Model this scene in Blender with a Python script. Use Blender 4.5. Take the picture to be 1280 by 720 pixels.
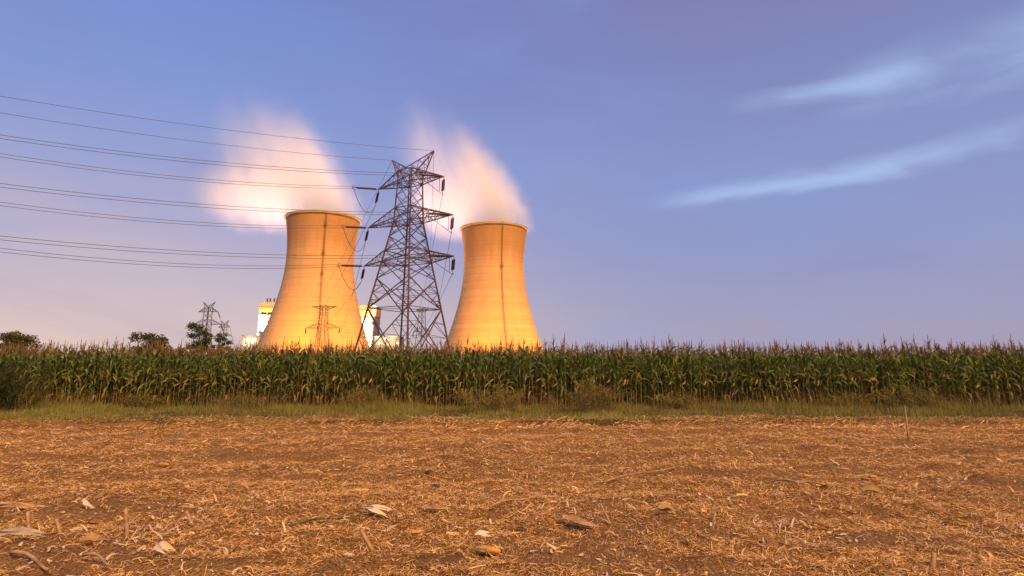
import bpy, math, random
import numpy as np
from mathutils import Vector, Matrix

for o in list(bpy.data.objects):
    bpy.data.objects.remove(o)
random.seed(11)
RNG = np.random.default_rng(5)
sc = bpy.context.scene
COL = sc.collection
R = math.radians

# ------------------------------------------------------------------ camera
CAM_H, PITCH, F, CX, CY = 1.7, R(12.4), 711.1, 640.0, 299.0
cam = bpy.data.cameras.new('camera')
cam.lens, cam.sensor_width = 20.0, 36.0
cam.shift_y = -(360 - CY) / 1280
cam.clip_end = 20000
cam.clip_start = 0.05
co = bpy.data.objects.new('camera', cam)
co.location = (0, 0, CAM_H)
co.rotation_euler = (R(90) + PITCH, 0, 0)
COL.objects.link(co)
sc.camera = co


def at(px, py, Y):
    """world point seen at photo pixel (px, py) at forward distance Y"""
    u, v = (px - CX) / F, (CY - py) / F
    c, s = math.cos(PITCH), math.sin(PITCH)
    t = Y / (c - v * s)
    return Vector((u * t, Y, CAM_H + t * (s + v * c)))


def on_ground(px, py):
    u, v = (px - CX) / F, (CY - py) / F
    c, s = math.cos(PITCH), math.sin(PITCH)
    t = -CAM_H / (s + v * c)
    return Vector((u * t, t * (c - v * s), 0))


# ------------------------------------------------------------------ sky, sun, exposure
def lin(c):
    return tuple(((x / 255) / 12.92 if x / 255 <= 0.04045 else ((x / 255 + 0.055) / 1.055) ** 2.4) for x in c[:3]) + (1,)


class NT:
    def __init__(s, tree):
        s.t = tree
        s.n, s.l = tree.nodes, tree.links

    def node(s, kind, **kw):
        x = s.n.new(kind)
        for k, v in kw.items():
            setattr(x, k, v)
        return x

    def put(s, sock, v):
        if isinstance(v, bpy.types.NodeSocket):
            s.l.new(v, sock)
        elif v is not None:
            sock.default_value = v

    def math(s, op, a, b=None, c=None, clamp=False):
        x = s.node('ShaderNodeMath', operation=op, use_clamp=clamp)
        s.put(x.inputs[0], a); s.put(x.inputs[1], b); s.put(x.inputs[2], c)
        return x.outputs[0]

    def vmath(s, op, a, b=None):
        x = s.node('ShaderNodeVectorMath', operation=op)
        s.put(x.inputs[0], a); s.put(x.inputs[1], b)
        return x.outputs['Value'] if op in ('LENGTH', 'DOT_PRODUCT', 'DISTANCE') else x.outputs[0]

    def ramp(s, fac, stops, interp='LINEAR'):
        x = s.node('ShaderNodeValToRGB')
        x.color_ramp.interpolation = interp
        e = x.color_ramp.elements
        while len(e) < len(stops):
            e.new(0.5)
        for k, (p, c) in enumerate(stops):
            e[k].position = p
            e[k].color = c if len(c) == 4 else tuple(c) + (1,)
        s.put(x.inputs[0], fac)
        return x.outputs[0]

    def mix(s, fac, a, b, blend='MIX'):
        x = s.node('ShaderNodeMix', data_type='RGBA', blend_type=blend)
        s.put(x.inputs[0], fac); s.put(x.inputs[6], a); s.put(x.inputs[7], b)
        return x.outputs[2]

    def rng(s, v, a, b, c=0.0, d=1.0, smooth=True):
        x = s.node('ShaderNodeMapRange', interpolation_type='SMOOTHSTEP' if smooth else 'LINEAR')
        for k, q in enumerate((v, a, b, c, d)):
            s.put(x.inputs[k], q)
        return x.outputs[0]

    def noise(s, vec, scale, detail=4.0, rough=0.55, dist=0.0):
        x = s.node('ShaderNodeTexNoise')
        s.put(x.inputs['Vector'], vec)
        x.inputs['Scale'].default_value = scale
        x.inputs['Detail'].default_value = detail
        x.inputs['Roughness'].default_value = rough
        x.inputs['Distortion'].default_value = dist
        return x.outputs[0]

    def scale(s, vec, sx, sy, sz, rz=0.0):
        x = s.node('ShaderNodeMapping')
        s.put(x.inputs[0], vec)
        x.inputs['Scale'].default_value = (sx, sy, sz)
        x.inputs['Rotation'].default_value = (0, 0, rz)
        return x.outputs[0]

    def comb(s, x, y, z):
        n = s.node('ShaderNodeCombineXYZ')
        s.put(n.inputs[0], x); s.put(n.inputs[1], y); s.put(n.inputs[2], z)
        return n.outputs[0]


SUN_EL, SUN_AZ = R(43), R(150)       # azimuth clockwise from +Y: low, warm, from behind the camera on the right
world = bpy.data.worlds.new('World')
sc.world = world
world.use_nodes = True
w = NT(world.node_tree)
w.n.clear()
sky = w.node('ShaderNodeTexSky', sky_type='NISHITA')
sky.sun_disc = False
sky.sun_elevation = SUN_EL
sky.sun_rotation = SUN_AZ
tc = w.node('ShaderNodeTexCoord')
sep = w.node('ShaderNodeSeparateXYZ')
w.l.new(tc.outputs['Generated'], sep.inputs[0])
el = w.math('MULTIPLY', w.math('ARCSINE', sep.outputs[2]), 57.2958)
az = w.math('MULTIPLY', w.math('ARCTAN2', sep.outputs[0], sep.outputs[1]), 57.2958)
aec = w.comb(az, el, 0.0)
wob = w.math('MULTIPLY', w.math('SUBTRACT', w.noise(w.scale(aec, 0.03, 0.10, 1, R(-8)), 1.0, 4, 0.5), 0.5), 9.0)
elw = w.math('ADD', el, wob)
elf = w.math('DIVIDE', elw, 60.0, clamp=True)


def skyramp(stops):
    return w.ramp(elf, [(a / 60, lin(c)) for a, c in stops], 'B_SPLINE')


left = skyramp([(0, (236, 204, 190)), (4, (222, 196, 193)), (9, (196, 181, 200)), (14, (170, 169, 208)), (20, (143, 160, 215)),
                (28, (125, 147, 214)), (37, (120, 138, 206)), (60, (110, 120, 180))])
right = skyramp([(0, (172, 158, 182)), (5, (160, 157, 191)), (12, (145, 154, 203)), (20, (138, 150, 204)), (27, (130, 139, 193)),
                 (36, (129, 129, 184)), (60, (120, 115, 160))])
lr = w.rng(w.math('ADD', az, w.math('MULTIPLY', wob, 1.5)), -34, 22)
skyc = w.mix(lr, left, right)
# the cloud deck's soft lavender bands
band = w.noise(w.scale(aec, 0.03, 0.11, 1, R(-12)), 1.0, 6, 0.58, 0.5)
skyc = w.mix(w.rng(band, 0.50, 0.74, 0, 0.32), skyc, lin((138, 130, 182)))
skyc = w.mix(w.rng(band, 0.50, 0.28, 0, 0.35), skyc, lin((134, 162, 224)))


# gaps in the deck where the brighter sky shows: two slanting streaks on the right
def streak(a0, e0, slope, half, a_in, a_out, gain):
    n1 = w.noise(w.scale(aec, 0.09, 0.30, 1, R(-6)), 1.0, 3, 0.5, 0.5)
    line = w.math('ADD', w.math('MULTIPLY', w.math('SUBTRACT', az, a0), slope), e0)
    dist = w.math('ABSOLUTE', w.math('ADD', w.math('SUBTRACT', el, line), w.math('MULTIPLY', w.math('SUBTRACT', n1, 0.5), 3.0)))
    m = w.rng(dist, half, 0.0)
    m = w.math('MULTIPLY', m, w.rng(az, a_in, a_in + 8))
    m = w.math('MULTIPLY', m, w.rng(az, a_out + 8, a_out))
    m = w.math('MULTIPLY', m, w.rng(n1, 0.33, 0.63, 0.22, 1.0))
    return w.math('MULTIPLY', m, gain)


for args in ((26, 23.7, -0.02, 1.5, 21, 35, 0.9), (24, 16.1, 0.05, 1.5, 13, 52, 0.85), (44, 23.4, 0.0, 3.4, 29, 58, 0.7)):
    skyc = w.mix(streak(*args), skyc, lin((172, 198, 240)))
nish = w.node('ShaderNodeVectorMath', operation='SCALE')
w.l.new(sky.outputs[0], nish.inputs[0])
nish.inputs[3].default_value = 0.10
skyc = w.mix(0.06, skyc, nish.outputs[0])
# Background strength 0.1, so the colours above are brought up to the sky texture's scale first
up = w.node('ShaderNodeVectorMath', operation='SCALE')
w.l.new(skyc, up.inputs[0])
up.inputs[3].default_value = 10.0
bg = w.node('ShaderNodeBackground')
w.l.new(up.outputs[0], bg.inputs[0])
bg.inputs[1].default_value = 0.1
wo = w.node('ShaderNodeOutputWorld')
w.l.new(bg.outputs[0], wo.inputs[0])

sun = bpy.data.lights.new('sun', 'SUN')
sun.energy = 5.0
sun.angle = R(24)
sun.color = (1.0, 0.58, 0.21)
so = bpy.data.objects.new('sun', sun)
d = Vector((math.sin(SUN_AZ) * math.cos(SUN_EL), math.cos(SUN_AZ) * math.cos(SUN_EL), math.sin(SUN_EL)))
so.rotation_euler = d.to_track_quat('Z', 'Y').to_euler()
COL.objects.link(so)

sc.view_settings.view_transform = 'Standard'
sc.view_settings.look = 'None'
sc.view_settings.exposure = 0
sc.view_settings.gamma = 1
sc.view_settings.use_curve_mapping = False
sc.render.engine = 'CYCLES'
sc.cycles.use_denoising = True
sc.cycles.max_bounces = 6
sc.cycles.volume_bounces = 6
sc.cycles.volume_step_rate = 1.0
sc.cycles.transparent_max_bounces = 8


def flood(name, loc, target, watts, color, cone=70, radius=1.5):
    l = bpy.data.lights.new(name, 'SPOT')
    l.energy, l.color, l.spot_size, l.spot_blend, l.shadow_soft_size = watts, color, R(cone), 1.0, radius
    o = bpy.data.objects.new(name, l)
    o.location = loc
    o.rotation_euler = (Vector(loc) - Vector(target)).to_track_quat('Z', 'Y').to_euler()
    COL.objects.link(o)
    return o


T1 = Vector((-153.2, 449, 0))
T2 = Vector((-15.6, 485, 0))
SODIUM = (1.0, 0.335, 0.014)
flood('flood_lamp', (-152, 370, 4), (T1.x, T1.y, 100), 0.5e6, SODIUM, 112)
flood('flood_lamp', (-80, 392, 4), (T1.x, T1.y, 100), 0.62e6, SODIUM, 112)
flood('flood_lamp', (-28, 402, 4), (T2.x, T2.y, 100), 0.55e6, SODIUM, 112)
flood('flood_lamp', (55, 424, 4), (T2.x, T2.y, 100), 0.7e6, SODIUM, 112)
# unseen pale spots added behind the towers to brighten and pinken the steam
STEAM_FILL = (1.0, 0.66, 0.62)
flood('steam_fill', (-250, 545, 40), (T1.x - 30, T1.y, 150), 1.6e6, STEAM_FILL, 80)
flood('steam_fill', (-110, 590, 30), (T1.x, T1.y, 150), 2.2e6, STEAM_FILL, 70)
flood('steam_fill', (-100, 570, 30), (T2.x - 20, T2.y, 150), 1.7e6, STEAM_FILL, 70)
flood('steam_fill', (60, 620, 10), (T2.x, T2.y, 150), 2.4e6, STEAM_FILL, 60)


# ------------------------------------------------------------------ helpers
def tag(o, label=None, cat=None, group=None, kind=None):
    if label: o['label'] = label
    if cat: o['category'] = cat
    if group: o['group'] = group
    if kind: o['kind'] = kind
    return o


def empty(name, loc, label=None, cat=None, group=None, rz=0.0):
    o = bpy.data.objects.new(name, None)
    o.empty_display_size = 0.2
    o.location = loc
    o.rotation_euler = (0, 0, rz)
    COL.objects.link(o)
    return tag(o, label, cat, group)


def mesh_np(name, verts, faces, smooth=False):
    verts = np.asarray(verts, dtype=np.float32)
    faces = np.asarray(faces, dtype=np.int32)
    me = bpy.data.meshes.new(name)
    k = faces.shape[1]
    me.vertices.add(len(verts))
    me.vertices.foreach_set('co', verts.ravel())
    me.loops.add(faces.size)
    me.loops.foreach_set('vertex_index', faces.ravel())
    me.polygons.add(len(faces))
    me.polygons.foreach_set('loop_start', np.arange(0, faces.size, k, dtype=np.int32))
    if smooth:
        me.polygons.foreach_set('use_smooth', np.ones(len(faces), dtype=bool))
    me.update(calc_edges=True)
    return me


def link(name, me, m, parent=None, loc=None):
    o = bpy.data.objects.new(name, me)
    if not me.materials:
        me.materials.append(m)
    o.parent = parent
    if loc is not None:
        o.location = loc
    COL.objects.link(o)
    return o


class MB:
    def __init__(s):
        s.v, s.f = [], []

    def add(s, vs, fs):
        b = len(s.v)
        s.v += [tuple(p) for p in vs]
        s.f += [tuple(i + b for i in f) for f in fs]

    def box(s, x0, x1, y0, y1, z0, z1):
        s.add([(x0, y0, z0), (x1, y0, z0), (x1, y1, z0), (x0, y1, z0), (x0, y0, z1), (x1, y0, z1), (x1, y1, z1), (x0, y1, z1)],
              [(0, 3, 2, 1), (4, 5, 6, 7), (0, 1, 5, 4), (1, 2, 6, 5), (2, 3, 7, 6), (3, 0, 4, 7)])

    def tube(s, pts, rad, sides=4, cap=True):
        pts = [Vector(p) for p in pts]
        n = len(pts)
        rad = rad if isinstance(rad, (list, tuple)) else [rad] * n
        vs, fs = [], []
        ref = None
        for i, p in enumerate(pts):
            t = (pts[min(i + 1, n - 1)] - pts[max(i - 1, 0)])
            t = t.normalized() if t.length > 1e-9 else Vector((0, 0, 1))
            if ref is None:
                ref = Vector((0, 0, 1)) if abs(t.z) < 0.9 else Vector((1, 0, 0))
            a = (ref - t * ref.dot(t))
            a = a.normalized() if a.length > 1e-6 else t.orthogonal().normalized()
            b = t.cross(a)
            ref = a
            for k in range(sides):
                q = 2 * math.pi * (k + 0.5) / sides
                vs.append(p + (a * math.cos(q) + b * math.sin(q)) * rad[i])
        for i in range(n - 1):
            for k in range(sides):
                k2 = (k + 1) % sides
                fs.append((i * sides + k, i * sides + k2, (i + 1) * sides + k2, (i + 1) * sides + k))
        if cap:
            fs.append(tuple(range(sides))[::-1])
            fs.append(tuple((n - 1) * sides + k for k in range(sides)))
        s.add(vs, fs)

    def bar(s, a, b, r):
        s.tube([a, b], r, 4)

    def ribbon(s, pts, widths, side, fold=0.0, thick=0.0):
        """leaf blade with a mid-rib fold; side = sideways vector(s)"""
        n = len(pts)
        vs, fs = [], []
        for i, p in enumerate(pts):
            p = Vector(p)
            sd = Vector(side[i] if isinstance(side, list) else side)
            t = (Vector(pts[min(i + 1, n - 1)]) - Vector(pts[max(i - 1, 0)])).normalized()
            up = t.cross(sd)
            up = up.normalized() if up.length > 1e-6 else Vector((0, 0, 1))
            wd = widths[i] / 2
            vs += [p - sd * wd + up * wd * fold, p, p + sd * wd + up * wd * fold]
        for i in range(n - 1):
            a = i * 3
            fs += [(a, a + 1, a + 4, a + 3), (a + 1, a + 2, a + 5, a + 4)]
        s.add(vs, fs)

    def mesh(s, name, smooth=False):
        me = bpy.data.meshes.new(name)
        me.from_pydata(s.v, [], s.f)
        if smooth:
            me.polygons.foreach_set('use_smooth', np.ones(len(me.polygons), dtype=bool))
        me.update()
        return me

    def build(s, name, m, parent=None, smooth=False, loc=None):
        return link(name, s.mesh(name, smooth), m, parent, loc)


# ------------------------------------------------------------------ materials
def new_mat(name):
    m = bpy.data.materials.new(name)
    m.use_nodes = True
    t = NT(m.node_tree)
    b = t.n['Principled BSDF']
    return m, t, b


def noisy(name, c0, c1, scale=3.0, rough=0.8, bump=0.0, metal=0.0, island=0.0, detail=5):
    m, t, b = new_mat(name)
    tcn = t.node('ShaderNodeTexCoord')
    n = t.noise(tcn.outputs['Object'], scale, detail, 0.6)
    f = t.rng(n, 0.3, 0.7)
    if island:
        g = t.node('ShaderNodeNewGeometry')
        f = t.math('ADD', t.math('MULTIPLY', f, 1 - island), t.math('MULTIPLY', g.outputs['Random Per Island'], island))
    t.put(b.inputs['Base Color'], t.ramp(f, [(0, tuple(c0)), (1, tuple(c1))]))
    b.inputs['Roughness'].default_value = rough
    b.inputs['Metallic'].default_value = metal
    if bump:
        bp = t.node('ShaderNodeBump')
        bp.inputs['Strength'].default_value = bump
        t.put(bp.inputs['Height'], n)
        t.put(b.inputs['Normal'], bp.outputs[0])
    return m


def leafy(name, stops, rough=0.6, trans=0.25, spec=0.25, scale=2.0, isl=0.62, amp=0.55):
    """thin foliage: colour varies from leaf to leaf and a little along each"""
    m, t, b = new_mat(name)
    g = t.node('ShaderNodeNewGeometry')
    tcn = t.node('ShaderNodeTexCoord')
    oi = t.node('ShaderNodeObjectInfo')
    n = t.noise(tcn.outputs['Object'], scale, 3, 0.6)
    f = t.math('ADD', t.math('MULTIPLY', g.outputs['Random Per Island'], isl), t.math('MULTIPLY', t.math('SUBTRACT', n, 0.3), amp))
    f = t.math('ADD', f, t.math('MULTIPLY', t.math('SUBTRACT', oi.outputs['Random'], 0.5), 0.25), clamp=True)
    c = t.ramp(f, stops)
    t.put(b.inputs['Base Color'], c)
    b.inputs['Roughness'].default_value = rough
    b.inputs['Specular IOR Level'].default_value = spec
    tr = t.node('ShaderNodeBsdfTranslucent')
    t.put(tr.inputs[0], c)
    mx = t.node('ShaderNodeMixShader')
    mx.inputs[0].default_value = trans
    t.l.new(b.outputs[0], mx.inputs[1])
    t.l.new(tr.outputs[0], mx.inputs[2])
    t.l.new(mx.outputs[0], t.n['Material Output'].inputs[0])
    return m


def glow(name, color, strength):
    m = bpy.data.materials.new(name)
    m.use_nodes = True
    t = NT(m.node_tree)
    b = t.n['Principled BSDF']
    b.inputs['Base Color'].default_value = (0.8, 0.8, 0.8, 1)
    b.inputs['Emission Color'].default_value = tuple(color) + (1,)
    b.inputs['Emission Strength'].default_value = strength
    return m


M = {}
M['corn_leaf'] = leafy('corn_leaf', [(0, (0.052, 0.076, 0.015)), (0.3, (0.105, 0.145, 0.028)), (0.6, (0.18, 0.225, 0.050)), (0.82, (0.28, 0.27, 0.075)), (1, (0.42, 0.33, 0.12))], 0.5, 0.30, 0.3)
M['corn_dry'] = leafy('corn_dry_leaf', [(0, (0.16, 0.11, 0.04)), (0.4, (0.27, 0.19, 0.06)), (0.75, (0.42, 0.31, 0.085)), (1, (0.55, 0.42, 0.18))], 0.8, 0.2)
M['corn_stalk'] = noisy('corn_stalk', (0.10, 0.09, 0.03), (0.30, 0.22, 0.08), 4, 0.7)
M['tassel'] = leafy('corn_tassel', [(0, (0.12, 0.068, 0.026)), (0.5, (0.21, 0.128, 0.052)), (1, (0.32, 0.21, 0.095))], 0.9, 0.15)
M['husk'] = leafy('corn_husk', [(0, (0.34, 0.22, 0.075)), (0.6, (0.50, 0.34, 0.13)), (1, (0.66, 0.49, 0.25))], 0.8, 0.1)
M['grass'] = leafy('verge_grass', [(0, (0.09, 0.115, 0.024)), (0.4, (0.19, 0.215, 0.048)), (0.75, (0.32, 0.29, 0.08)), (1, (0.48, 0.33, 0.14))], 0.8, 0.2, 0.15, 0.8, 0.45, 1.3)
M['weed'] = leafy('weed', [(0, (0.13, 0.11, 0.03)), (0.5, (0.24, 0.195, 0.052)), (1, (0.38, 0.28, 0.09))], 0.85, 0.2, 0.15)
M['weed_yellow'] = leafy('yellow_weed', [(0, (0.11, 0.10, 0.03)), (0.5, (0.20, 0.17, 0.045)), (1, (0.32, 0.24, 0.07))], 0.85, 0.2, 0.15)
M['bush'] = leafy('dark_bush', [(0, (0.035, 0.042, 0.014)), (0.6, (0.070, 0.075, 0.024)), (1, (0.12, 0.11, 0.036))], 0.75, 0.2, 0.2)
M['tree'] = leafy('tree_leaves', [(0, (0.040, 0.056, 0.016)), (0.6, (0.085, 0.105, 0.028)), (1, (0.15, 0.145, 0.045))], 0.7, 0.25, 0.2)
M['tree_brown'] = leafy('brown_tree_leaves', [(0, (0.065, 0.065, 0.018)), (0.6, (0.13, 0.12, 0.034)), (1, (0.21, 0.16, 0.05))], 0.7, 0.25, 0.2)
M['bark'] = noisy('bark', (0.06, 0.045, 0.03), (0.14, 0.10, 0.07), 6, 0.9, 0.4)
M['straw'] = leafy('straw', [(0, (0.10, 0.044, 0.014)), (0.25, (0.34, 0.165, 0.048)), (0.5, (0.68, 0.39, 0.125)), (0.74, (0.88, 0.60, 0.27)), (0.92, (0.94, 0.79, 0.54))], 0.75, 0.12, 0.2, 5)
M['white_husk'] = leafy('white_husk', [(0, (0.70, 0.54, 0.36)), (1, (0.88, 0.78, 0.64))], 0.75, 0.12)
M['pale_husk'] = leafy('pale_husk', [(0, (0.55, 0.37, 0.20)), (1, (0.78, 0.64, 0.48))], 0.75, 0.12)
M['dry_stalk'] = noisy('dry_stalk', (0.26, 0.14, 0.06), (0.52, 0.32, 0.15), 9, 0.75, 0.2)
M['brown_leaf'] = noisy('brown_leaf', (0.22, 0.12, 0.05), (0.50, 0.30, 0.13), 12, 0.7, 0.2)
M['grey_leaf'] = noisy('grey_leaf', (0.30, 0.24, 0.20), (0.45, 0.36, 0.28), 14, 0.7, 0.2)
M['green_leaf'] = noisy('green_leaf', (0.06, 0.08, 0.025), (0.14, 0.13, 0.05), 10, 0.7)
M['clod'] = noisy('soil_clod', (0.030, 0.016, 0.010), (0.085, 0.045, 0.026), 18, 0.95, 0.8)
M['stone'] = noisy('grey_stone', (0.24, 0.22, 0.22), (0.40, 0.36, 0.34), 12, 0.85, 0.4)
M['steel'] = noisy('weathered_steel', (0.075, 0.042, 0.056), (0.165, 0.10, 0.115), 0.35, 0.6)
M['far_steel'] = noisy('far_steel', (0.055, 0.030, 0.024), (0.10, 0.055, 0.042), 0.5, 0.7)
M['insulator'] = noisy('insulator_glaze', (0.06, 0.022, 0.018), (0.10, 0.035, 0.028), 2, 0.35)
M['wire'] = noisy('wire', (0.10, 0.085, 0.11), (0.14, 0.12, 0.15), 0.5, 0.5)
M['ladder'] = noisy('rusty_ladder', (0.18, 0.115, 0.065), (0.26, 0.17, 0.10), 0.5, 0.8)


def cob_material():
    m, t, b = new_mat('corn_kernels')
    tcn = t.node('ShaderNodeTexCoord')
    vo = t.node('ShaderNodeTexVoronoi')
    t.put(vo.inputs['Vector'], t.scale(tcn.outputs['Object'], 1, 1, 1))
    vo.inputs['Scale'].default_value = 110
    f = t.rng(vo.outputs['Distance'], 0.0, 0.9)
    t.put(b.inputs['Base Color'], t.ramp(f, [(0, (0.75, 0.40, 0.05, 1)), (1, (0.50, 0.22, 0.03, 1))]))
    bp = t.node('ShaderNodeBump', invert=True)
    bp.inputs['Strength'].default_value = 0.6
    bp.inputs['Distance'].default_value = 0.004
    t.put(bp.inputs['Height'], vo.outputs['Distance'])
    t.put(b.inputs['Normal'], bp.outputs[0])
    b.inputs['Roughness'].default_value = 0.4
    return m


M['cob'] = cob_material()

# ------------------------------------------------------------------ ground: one sheet out to the horizon
FINE = 0.07
xs = np.concatenate([-np.geomspace(24.5, 6000, 30)[::-1], np.arange(-24, 24.01, FINE * 1.4), np.geomspace(24.5, 6000, 30)])
ys = np.concatenate([-np.geomspace(2, 6000, 24)[::-1], np.arange(-1.0, 3.5, 0.5), np.arange(3.6, 27, FINE), np.geomspace(27.3, 8000, 40)])


def vnoise(x, y, cell, seed):
    g = np.random.default_rng(seed).random((256, 256))
    fx, fy = x / cell + 1000.37, y / cell + 1000.71
    ix, iy = np.floor(fx).astype(int), np.floor(fy).astype(int)
    tx, ty = fx - ix, fy - iy
    tx, ty = tx * tx * (3 - 2 * tx), ty * ty * (3 - 2 * ty)
    a = g[ix % 256, iy % 256]; b = g[(ix + 1) % 256, iy % 256]
    c = g[ix % 256, (iy + 1) % 256]; d_ = g[(ix + 1) % 256, (iy + 1) % 256]
    return (a * (1 - tx) + b * tx) * (1 - ty) + (c * (1 - tx) + d_ * tx) * ty - 0.5


def sstep(a, b, x):
    t = np.clip((x - a) / (b - a), 0, 1)
    return t * t * (3 - 2 * t)


def edge_y(x):
    return 16.6 + 1.0 * vnoise(x, x * 0 + 3, 3.1, 40) + 0.25 * vnoise(x, x * 0 + 9, 0.7, 41)


def height(x, y):
    near = sstep(60, 24, np.abs(x)) * sstep(60, 30, np.abs(y))
    h = 0.10 * vnoise(x, y * 1.6, 2.2, 1) + 0.075 * vnoise(x, y, 0.55, 2) + 0.075 * vnoise(x, y, 0.22, 3) + 0.03 * vnoise(x, y, 0.09, 4)
    # shallow wheel ruts running across the field
    rut = np.exp(-((y - 9.4 - 0.05 * x) / 0.28) ** 2) + np.exp(-((y - 11.3 - 0.05 * x) / 0.28) ** 2) + np.exp(-((y - 15.2 + 0.02 * x) / 0.3) ** 2)
    h = h - 0.05 * rut
    e = edge_y(x)
    bank = sstep(e - 0.1, e + 0.35, y)
    h = h * (1 - 0.4 * bank) - 0.07 * np.exp(-((y - e + 0.1) / 0.25) ** 2) + 0.085 * bank + 0.10 * np.clip(vnoise(x, y * 0, 0.8, 43), 0, 1) * np.exp(-((y - e - 0.3) / 0.25) ** 2)
    return h * near + 0.085 * sstep(16.9, 17.6, y) * (1 - near)


GX, GY = np.meshgrid(xs, ys)
GZ = height(GX, GY)
nx, ny = len(xs), len(ys)
idx = np.arange(nx * ny).reshape(ny, nx)
faces = np.stack([idx[:-1, :-1], idx[:-1, 1:], idx[1:, 1:], idx[1:, :-1]], -1).reshape(-1, 4)


def ground_material():
    m, t, b = new_mat('field_soil')
    tcn = t.node('ShaderNodeTexCoord')
    ob = tcn.outputs['Object']
    sp = t.node('ShaderNodeSeparateXYZ')
    t.l.new(ob, sp.inputs[0])
    big = t.noise(t.scale(ob, 0.5, 1.6, 1), 1.0, 4, 0.6)
    # chopped straw bedded in the soil: fibres in three directions
    fib = None
    for k, a in enumerate((0.2, 1.25, 2.3)):
        q = t.noise(t.scale(ob, 70, 9, 40, a), 1.0, 3, 0.65, 0.6)
        q = t.rng(q, 0.5, 0.68)
        fib = q if fib is None else t.math('MAXIMUM', fib, q)
    fine = t.noise(ob, 45, 5, 0.7)
    soil = t.ramp(t.rng(fine, 0.3, 0.7), [(0, (0.075, 0.034, 0.014, 1)), (1, (0.29, 0.142, 0.052, 1))])
    straw = t.ramp(t.rng(t.noise(ob, 23, 4, 0.7), 0.3, 0.75), [(0, (0.40, 0.21, 0.07, 1)), (0.6, (0.62, 0.36, 0.12, 1)), (1, (0.74, 0.50, 0.24, 1))])
    amount = t.math('MULTIPLY', t.math('ADD', t.math('MULTIPLY', fib, 0.75), t.rng(fine, 0.45, 0.7, 0, 0.45)), t.rng(big, 0.3, 0.55, 0.35, 1.0), clamp=True)
    field = t.mix(amount, soil, straw)
    turf = t.ramp(t.noise(ob, 12, 4, 0.7), [(0.3, (0.06, 0.035, 0.018, 1)), (0.7, (0.15, 0.105, 0.04, 1))])
    corn = t.ramp(t.noise(ob, 8, 4, 0.7), [(0.3, (0.035, 0.024, 0.014, 1)), (0.7, (0.075, 0.05, 0.03, 1))])
    wig = t.math('MULTIPLY', t.math('SUBTRACT', t.noise(ob, 1.4, 4, 0.6), 0.5), 0.9)
    yy = t.math('ADD', sp.outputs[1], wig)
    c = t.mix(t.rng(yy, 16.7, 17.0), field, turf)
    c = t.mix(t.rng(yy, 22.6, 23.4), c, corn)
    far = t.ramp(t.noise(ob, 0.02, 4, 0.6), [(0.3, (0.04, 0.055, 0.02, 1)), (0.7, (0.09, 0.10, 0.04, 1))])
    c = t.mix(t.rng(yy, 60, 90), c, far)
    t.put(b.inputs['Base Color'], c)
    b.inputs['Roughness'].default_value = 0.95
    b.inputs['Specular IOR Level'].default_value = 0.15
    bp = t.node('ShaderNodeBump')
    bp.inputs['Strength'].default_value = 0.8
    bp.inputs['Distance'].default_value = 0.03
    t.put(bp.inputs['Height'], t.math('ADD', fine, t.math('MULTIPLY', fib, 0.5)))
    t.put(b.inputs['Normal'], bp.outputs[0])
    return m


ground = link('ground', mesh_np('ground', np.stack([GX, GY, GZ], -1).reshape(-1, 3), faces, True), ground_material())
tag(ground, 'bare harvested field of brown soil and chopped straw running to the corn', 'ground', kind='structure')


def gz(x, y):
    return float(height(np.array([float(x)]), np.array([float(y)]))[0])


# ------------------------------------------------------------------ cooling towers
H_T, Z_TH, R_TH = 117.0, 84.0, 26.0


def tower_r(z):
    b = 56.0 if z < Z_TH else 66.0
    return R_TH * math.sqrt(1 + ((z - Z_TH) / b) ** 2)


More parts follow.
